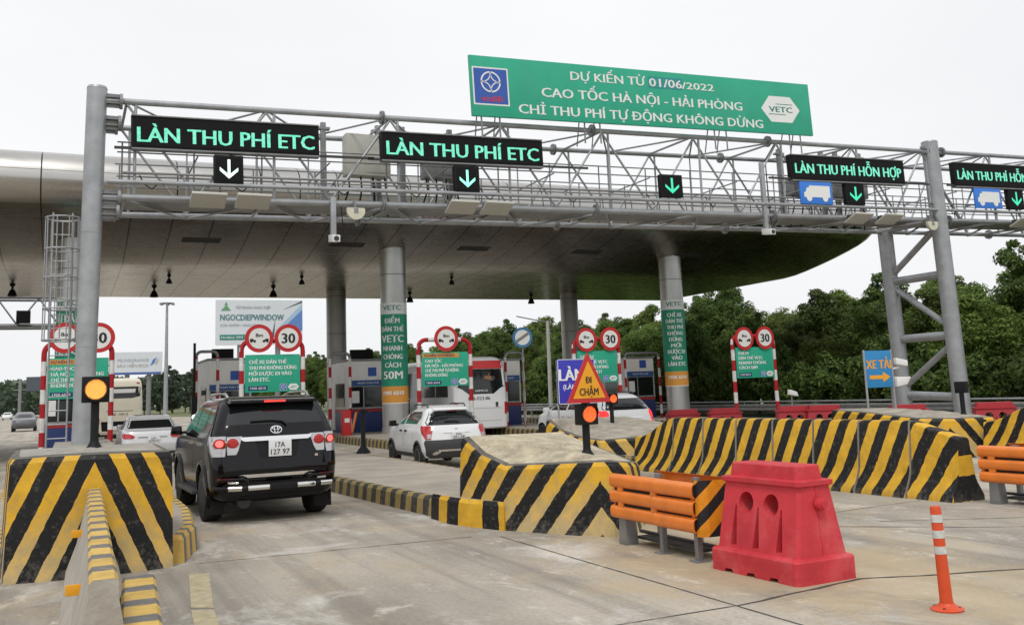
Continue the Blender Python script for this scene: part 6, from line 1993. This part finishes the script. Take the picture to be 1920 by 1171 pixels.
t.m = 3; t.prism([(w / 2 - 1.7, 7.6), (w / 2 - 1.3, 8.5), (w / 2 - .8, 8.8), (w / 2 - 1.2, 7.9)], 0, .03, f)
t.m = 1; t.prism([(w / 2 - .9, 7.7), (w / 2 - .55, 8.3), (w / 2 - .6, 8.7), (w / 2 - 1.05, 8.0)], 0, .03, f)
t.build_lines('lettering', 'emblem', [pm('pale grey lettering', (0.46, 0.48, 0.52), 0.5), pm('pale tan lettering', (0.52, 0.48, 0.42), 0.5), pm('strip blue', (0.06, 0.12, 0.36), 0.5), pm('logo blue', (0.05, 0.22, 0.55), 0.5)], r)
r = thing('light_mast', 'tall slim light mast with a ring of lamps, left of the white window billboard', 'light mast', (8.65, 100, 0))
MB().tube((0, 0, 0), (0, 0, 11.8), 0.24, 14, 0.11).build('mast', galv, r, smooth=50)
q = MB(); q.path([(0.55 * math.cos(t), 0.55 * math.sin(t), 11.75) for t in [2 * math.pi * k / 16 for k in range(17)]], 0.05, 6); q.build('ring', darksteel, r)
for k in range(6):
    a = 2 * math.pi * k / 6 + .3
    MB().box(.62 * math.cos(a) - .13, .62 * math.cos(a) + .13, .62 * math.sin(a) - .13, .62 * math.sin(a) + .13, 11.6, 11.8).build('lamp', galv_d, r)
r = thing('concrete_pole', 'slim pale concrete pole in front of the trees, right of the end-of-limit disc', 'pole', (30.6, 60, 0))
MB().tube((0, 0, 0), (0, 0, 6.6), 0.17, 12, 0.11).build('pole', pm('pole concrete', (0.45, 0.44, 0.41), 0.8), r, smooth=50)
MB().tube((0, 0, 6.5), (-2.6, -.4, 6.9), 0.04, 8).build('arm', galv_d, r)
r = thing('sign_gantry', 'second lattice gantry in the far left distance beyond the canopy', 'gantry', (0, 57, 0))
for z in (6.2, 7.75):
    for y in (0, 1.6): MB().tube((-24, y, z), (0.6, y, z), 0.09, 10).build('chord', galv_d, r)
for k in range(12):
    a = 0.4 - 2 * k
    MB().tube((a, 0, 7.7), (a - 1, 0, 6.25), 0.05, 6).build('brace', galv_d, r); MB().tube((a - 1, 0, 6.25), (a - 2, 0, 7.7), 0.05, 6).build('brace', galv_d, r)
for x in (0.45, -23.8): MB().tube((x, 0.8, 0), (x, 0.8, 8.0), 0.24, 14).build('column', galv_d, r, smooth=50)
MB().box(-24, 0.5, 0.3, 1.3, 6.28, 6.34).build('walkway', darksteel, r)
r = thing('lane_signal', 'black unlit square signal on the far left gantry', 'lane signal', (-2.3, 56.8, 6.32))
MB().box(-.34, .34, -.1, .12, 0, .68).build('housing', led_h, r, bevel=0.02); MB().box(-.28, .28, -.112, -.102, .06, .62).build('screen', led_s, r)
r = thing('direction_board', 'dark blank direction board on a lattice arm far off at left', 'road sign', (-8.2, 200, 0))
MB().tube((0, 0, 0), (0, 0, 7.6), 0.28, 10).build('post', galv_d, r)
for z in (5.6, 7.0): MB().tube((-1.2, 0, z), (1.4, 0, z), .07, 6).build('arm', galv_d, r)
MB().box(1.0, 3.6, -.1, .1, 5.35, 7.95).build('board', pm('slate board', (0.075, 0.09, 0.11), 0.6), r)

# guard rail beyond the right lane
r = thing('guard_rail', 'long galvanised guard rail in front of the trees at right', 'guard rail', (0, 0, 0))
gx = lambda y: 29.3 - 0.035 * (y - 22)
q = MB(); rs = []
for k in range(31):
    y = 5 + 3.0 * k
    x = gx(y)
    P = [(0, .45), (-.06, .50), (-.06, .55), (-.01, .60), (-.06, .65), (-.06, .70), (0, .75)]
    rs.append([(x + a, y, z) for a, z in P] + [(x + a + .012, y, z) for a, z in reversed(P)])
q.rings(rs); q.build('rail_beam', galv_d, r, smooth=45)
for k in range(23):
    y = 6 + 4.0 * k
    MB().box(gx(y) + .02, gx(y) + .14, y - .05, y + .05, 0, .72).build('post', galv_d, r)
q = MB(); q.path([(gx(5) + .05, 5, .86)] + [(gx(y) + .05, y, .86) for y in range(8, 95, 6)], 0.035, 8); q.build('top_tube', galv, r, smooth=50)

# ------------------------------------------------------------------ trees
def leaf_mat(name, dark, mid, light):
    m, t, b = nodes(name)
    n = t.nodes
    ge = n.new('ShaderNodeNewGeometry')
    oi = n.new('ShaderNodeObjectInfo')
    rm = n.new('ShaderNodeValToRGB')
    rm.color_ramp.elements[0].color = rgba(dark); rm.color_ramp.elements[0].position = 0.0
    rm.color_ramp.elements[1].color = rgba(light); rm.color_ramp.elements[1].position = 1.0
    e = rm.color_ramp.elements.new(0.5); e.color = rgba(mid)
    t.links.new(ge.outputs['Random Per Island'], rm.inputs[0])
    h = n.new('ShaderNodeHueSaturation')
    t.links.new(rm.outputs[0], h.inputs['Color'])
    t.links.new(math_node(t, 'ADD', math_node(t, 'MULTIPLY', oi.outputs['Random'], 0.024), 0.492), h.inputs['Hue'])
    t.links.new(math_node(t, 'ADD', math_node(t, 'MULTIPLY', oi.outputs['Random'], 0.40), 0.80), h.inputs['Value'])
    t.links.new(h.outputs[0], b.inputs['Base Color'])
    setin(b, 'Roughness', 0.55)
    setin(b, 'Specular IOR Level', 0.25)
    tr = n.new('ShaderNodeBsdfTranslucent')
    t.links.new(h.outputs[0], tr.inputs['Color'])
    ms = n.new('ShaderNodeMixShader'); ms.inputs[0].default_value = 0.35
    o_ = [x for x in n if x.type == 'OUTPUT_MATERIAL'][0]
    t.links.new(b.outputs[0], ms.inputs[1]); t.links.new(tr.outputs[0], ms.inputs[2]); t.links.new(ms.outputs[0], o_.inputs['Surface'])
    return m
leafA = leaf_mat('leaves mid green', (0.075, 0.118, 0.024), (0.140, 0.205, 0.040), (0.23, 0.30, 0.072))
leafB = leaf_mat('leaves deep green', (0.040, 0.072, 0.017), (0.085, 0.136, 0.028), (0.155, 0.215, 0.050))
leafC = leaf_mat('leaves far haze tinted', (0.055, 0.080, 0.050), (0.085, 0.118, 0.075), (0.12, 0.155, 0.10))  # distance haze put into the leaf colour as grey
bark = pm('bark', (0.10, 0.08, 0.06), 0.9, 0, 0.3, 6, 0.4)
def crown_mesh(seed, rx, rz, z0, nb, per, leaf, spiky=0.0):
    r = random.Random(seed)
    mb = MB()
    blobs = []
    for k in range(nb):
        while True:
            p = Vector((r.uniform(-1, 1), r.uniform(-1, 1), r.uniform(-1, 1)))
            if p.length < 1: break
        lift = 1.0 + spiky * r.random() * (1 if p.z > 0.2 else 0)
        br = r.uniform(0.5, 0.95) * (1.0 - 0.30 * abs(p.z)) * rx * 0.36
        blobs.append((Vector((p.x * rx * (1 - 0.25 * max(0, p.z)), p.y * rx * (1 - 0.25 * max(0, p.z)), z0 + rz + p.z * rz * lift)), br))
    for c, br in blobs:
        for k in range(per):
            d = Vector((r.gauss(0, 1), r.gauss(0, 1), r.gauss(0, 1))).normalized()
            if d.z < -0.55 and r.random() < 0.6: d.z = -d.z
            p = c + Vector((d.x, d.y, d.z * 0.8)) * br * (r.uniform(0.55, 1.08))
            nrm = (d + Vector((r.uniform(-.8, .8), r.uniform(-.8, .8), r.uniform(-.3, .9)))).normalized()
            a = nrm.orthogonal().normalized()
            a = (Matrix.Rotation(r.uniform(0, 6.28), 3, nrm) @ a)
            b = nrm.cross(a)
            s = leaf * r.uniform(0.6, 1.4)
            i = len(mb.v)
            mb.v += [tuple(p - a * s), tuple(p + b * s * 0.42 + nrm * s * .12), tuple(p + a * s), tuple(p - b * s * 0.42 + nrm * s * .12)]
            mb.f.append((i, i + 1, i + 2, i + 3)); mb.mi.append(0); mb.uv.append(None)
    return mb, blobs
def tree_proto(name, seed, rx, rz, z0, nb, per, leaf, mat, spiky=0.0):
    root = thing(name, 'tree', 'tree')
    mb, blobs = crown_mesh(seed, rx, rz, z0, nb, per, leaf, spiky)
    me = bpy.data.meshes.new('crown')
    me.from_pydata(mb.v, [], mb.f); me.materials.append(mat); me.update()
    c = bpy.data.objects.new('crown', me); C.objects.link(c); c.parent = root
    r = random.Random(seed + 1)
    t = MB()
    bend = [Vector((r.uniform(-.2, .2) * k, r.uniform(-.2, .2) * k, (z0 + rz * 1.1) * k / 4)) for k in range(5)]
    for k in range(4): t.tube(bend[k], bend[k + 1], 0.16 - .028 * k, 8, 0.16 - .028 * (k + 1))
    for b_, br in blobs[::max(1, nb // 12)]:
        s0 = bend[2].lerp(bend[4], r.random())
        t.tube(s0, b_, 0.055, 6, 0.015)
    t.build('trunk', bark, root, smooth=50)
    return root
protos = [tree_proto('broadleaf_tree', 11, 2.7, 3.3, 1.2, 120, 190, 0.115, leafA, 0.08),
          tree_proto('broadleaf_tree', 23, 2.4, 3.7, 1.1, 120, 190, 0.115, leafB, 0.14),
          tree_proto('broadleaf_tree', 37, 3.0, 3.0, 1.0, 130, 190, 0.115, leafA, 0.0),
          tree_proto('acacia_tree', 51, 2.3, 3.9, 1.2, 110, 190, 0.11, leafB, 0.16)]
mb, bl = crown_mesh(77, 1.5, 0.95, 0.1, 50, 150, 0.10, 0.1)
me = bpy.data.meshes.new('foliage'); me.from_pydata(mb.v, [], mb.f); me.materials.append(leafB); me.update()
shrub = bpy.data.objects.new('shrub', me); C.objects.link(shrub)
far_proto = []
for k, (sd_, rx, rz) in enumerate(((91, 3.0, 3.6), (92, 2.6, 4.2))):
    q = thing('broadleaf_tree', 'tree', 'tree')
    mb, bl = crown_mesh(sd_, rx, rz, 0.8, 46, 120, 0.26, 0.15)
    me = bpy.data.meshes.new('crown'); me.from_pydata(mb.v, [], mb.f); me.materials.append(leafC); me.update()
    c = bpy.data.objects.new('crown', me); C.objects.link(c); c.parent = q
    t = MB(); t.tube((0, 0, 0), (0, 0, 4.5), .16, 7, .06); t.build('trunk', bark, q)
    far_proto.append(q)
TL = {0: ('rounded mid green tree in the bank of trees behind the guard rail', 'rounded trees behind the guard rail'), 1: ('upright deep green tree in the bank of trees behind the guard rail', 'upright deep green trees behind the guard rail'),
      2: ('broad mid green tree in the bank of trees behind the guard rail', 'broad trees behind the guard rail'), 3: ('narrow deep green tree with a ragged top behind the guard rail', 'ragged narrow trees behind the guard rail')}
used = set()
def plant(pr, key, x, y, s, rz, label, group, z=0.0):
    o = pr if key not in used else dup(pr)
    used.add(key)
    o.location = (x, y, z); o.rotation_euler = (0, 0, rz); o.scale = (s[0], s[0], s[1])
    o['label'] = label; o['group'] = group
rt = random.Random(5)
hf = lambda y: 1.05 - 0.16 * math.exp(-((y - 40) / 7.0) ** 2)
def row(xf, y0, y1, step, hs, jit=0.8, kinds=(0, 1, 2, 3)):
    y = y0
    while y < y1:
        k = rt.choice(kinds)
        sc = hs(y) * rt.uniform(0.88, 1.12)
        plant(protos[k], k, xf(y) + rt.uniform(-jit, jit), y + rt.uniform(-jit, jit), (sc * rt.uniform(0.95, 1.1), sc), rt.uniform(0, 6.28), TL[k][0], TL[k][1])
        y += step * rt.uniform(0.8, 1.2)
row(lambda y: 36.0 - 0.02 * (y - 20), 14, 120, 3.6, lambda y: 0.70 * hf(y))
row(lambda y: 40.5 - 0.02 * (y - 20), 14, 130, 3.9, lambda y: 0.86 * hf(y))
row(lambda y: 46.0 - 0.02 * (y - 20), 20, 150, 4.6, lambda y: 0.97 * hf(y))
row(lambda y: 34.0, 128, 185, 4.5, lambda y: 0.95)
y = 12.0
first = True
while y < 110:
    o = shrub if first else dup(shrub)
    first = False
    o.location = (33.2 - .02 * (y - 20) + rt.uniform(-.9, .9), y, 0); s = rt.uniform(.8, 1.35)
    o.rotation_euler = (0, 0, rt.uniform(0, 6.28)); o.scale = (s, s, s * rt.uniform(.9, 1.5))
    tag(o, 'dark green shrub at the foot of the trees behind the guard rail', 'shrub', 'shrubs at the foot of the trees')
    y += rt.uniform(1.8, 2.6)
k = 0
fl = ('grey green tree on the far slope beyond the booths', 'grey green trees on the far slope')
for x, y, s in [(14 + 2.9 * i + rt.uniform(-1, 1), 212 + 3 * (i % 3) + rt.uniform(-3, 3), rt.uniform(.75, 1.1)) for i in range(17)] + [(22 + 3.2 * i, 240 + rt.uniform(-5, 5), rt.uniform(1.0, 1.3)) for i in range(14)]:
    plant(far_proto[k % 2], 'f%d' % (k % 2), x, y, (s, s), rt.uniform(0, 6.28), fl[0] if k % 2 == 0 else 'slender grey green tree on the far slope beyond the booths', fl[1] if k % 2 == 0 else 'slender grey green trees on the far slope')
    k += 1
# low wooded rise far away at left, reads as one mass
r_ = random.Random(9)
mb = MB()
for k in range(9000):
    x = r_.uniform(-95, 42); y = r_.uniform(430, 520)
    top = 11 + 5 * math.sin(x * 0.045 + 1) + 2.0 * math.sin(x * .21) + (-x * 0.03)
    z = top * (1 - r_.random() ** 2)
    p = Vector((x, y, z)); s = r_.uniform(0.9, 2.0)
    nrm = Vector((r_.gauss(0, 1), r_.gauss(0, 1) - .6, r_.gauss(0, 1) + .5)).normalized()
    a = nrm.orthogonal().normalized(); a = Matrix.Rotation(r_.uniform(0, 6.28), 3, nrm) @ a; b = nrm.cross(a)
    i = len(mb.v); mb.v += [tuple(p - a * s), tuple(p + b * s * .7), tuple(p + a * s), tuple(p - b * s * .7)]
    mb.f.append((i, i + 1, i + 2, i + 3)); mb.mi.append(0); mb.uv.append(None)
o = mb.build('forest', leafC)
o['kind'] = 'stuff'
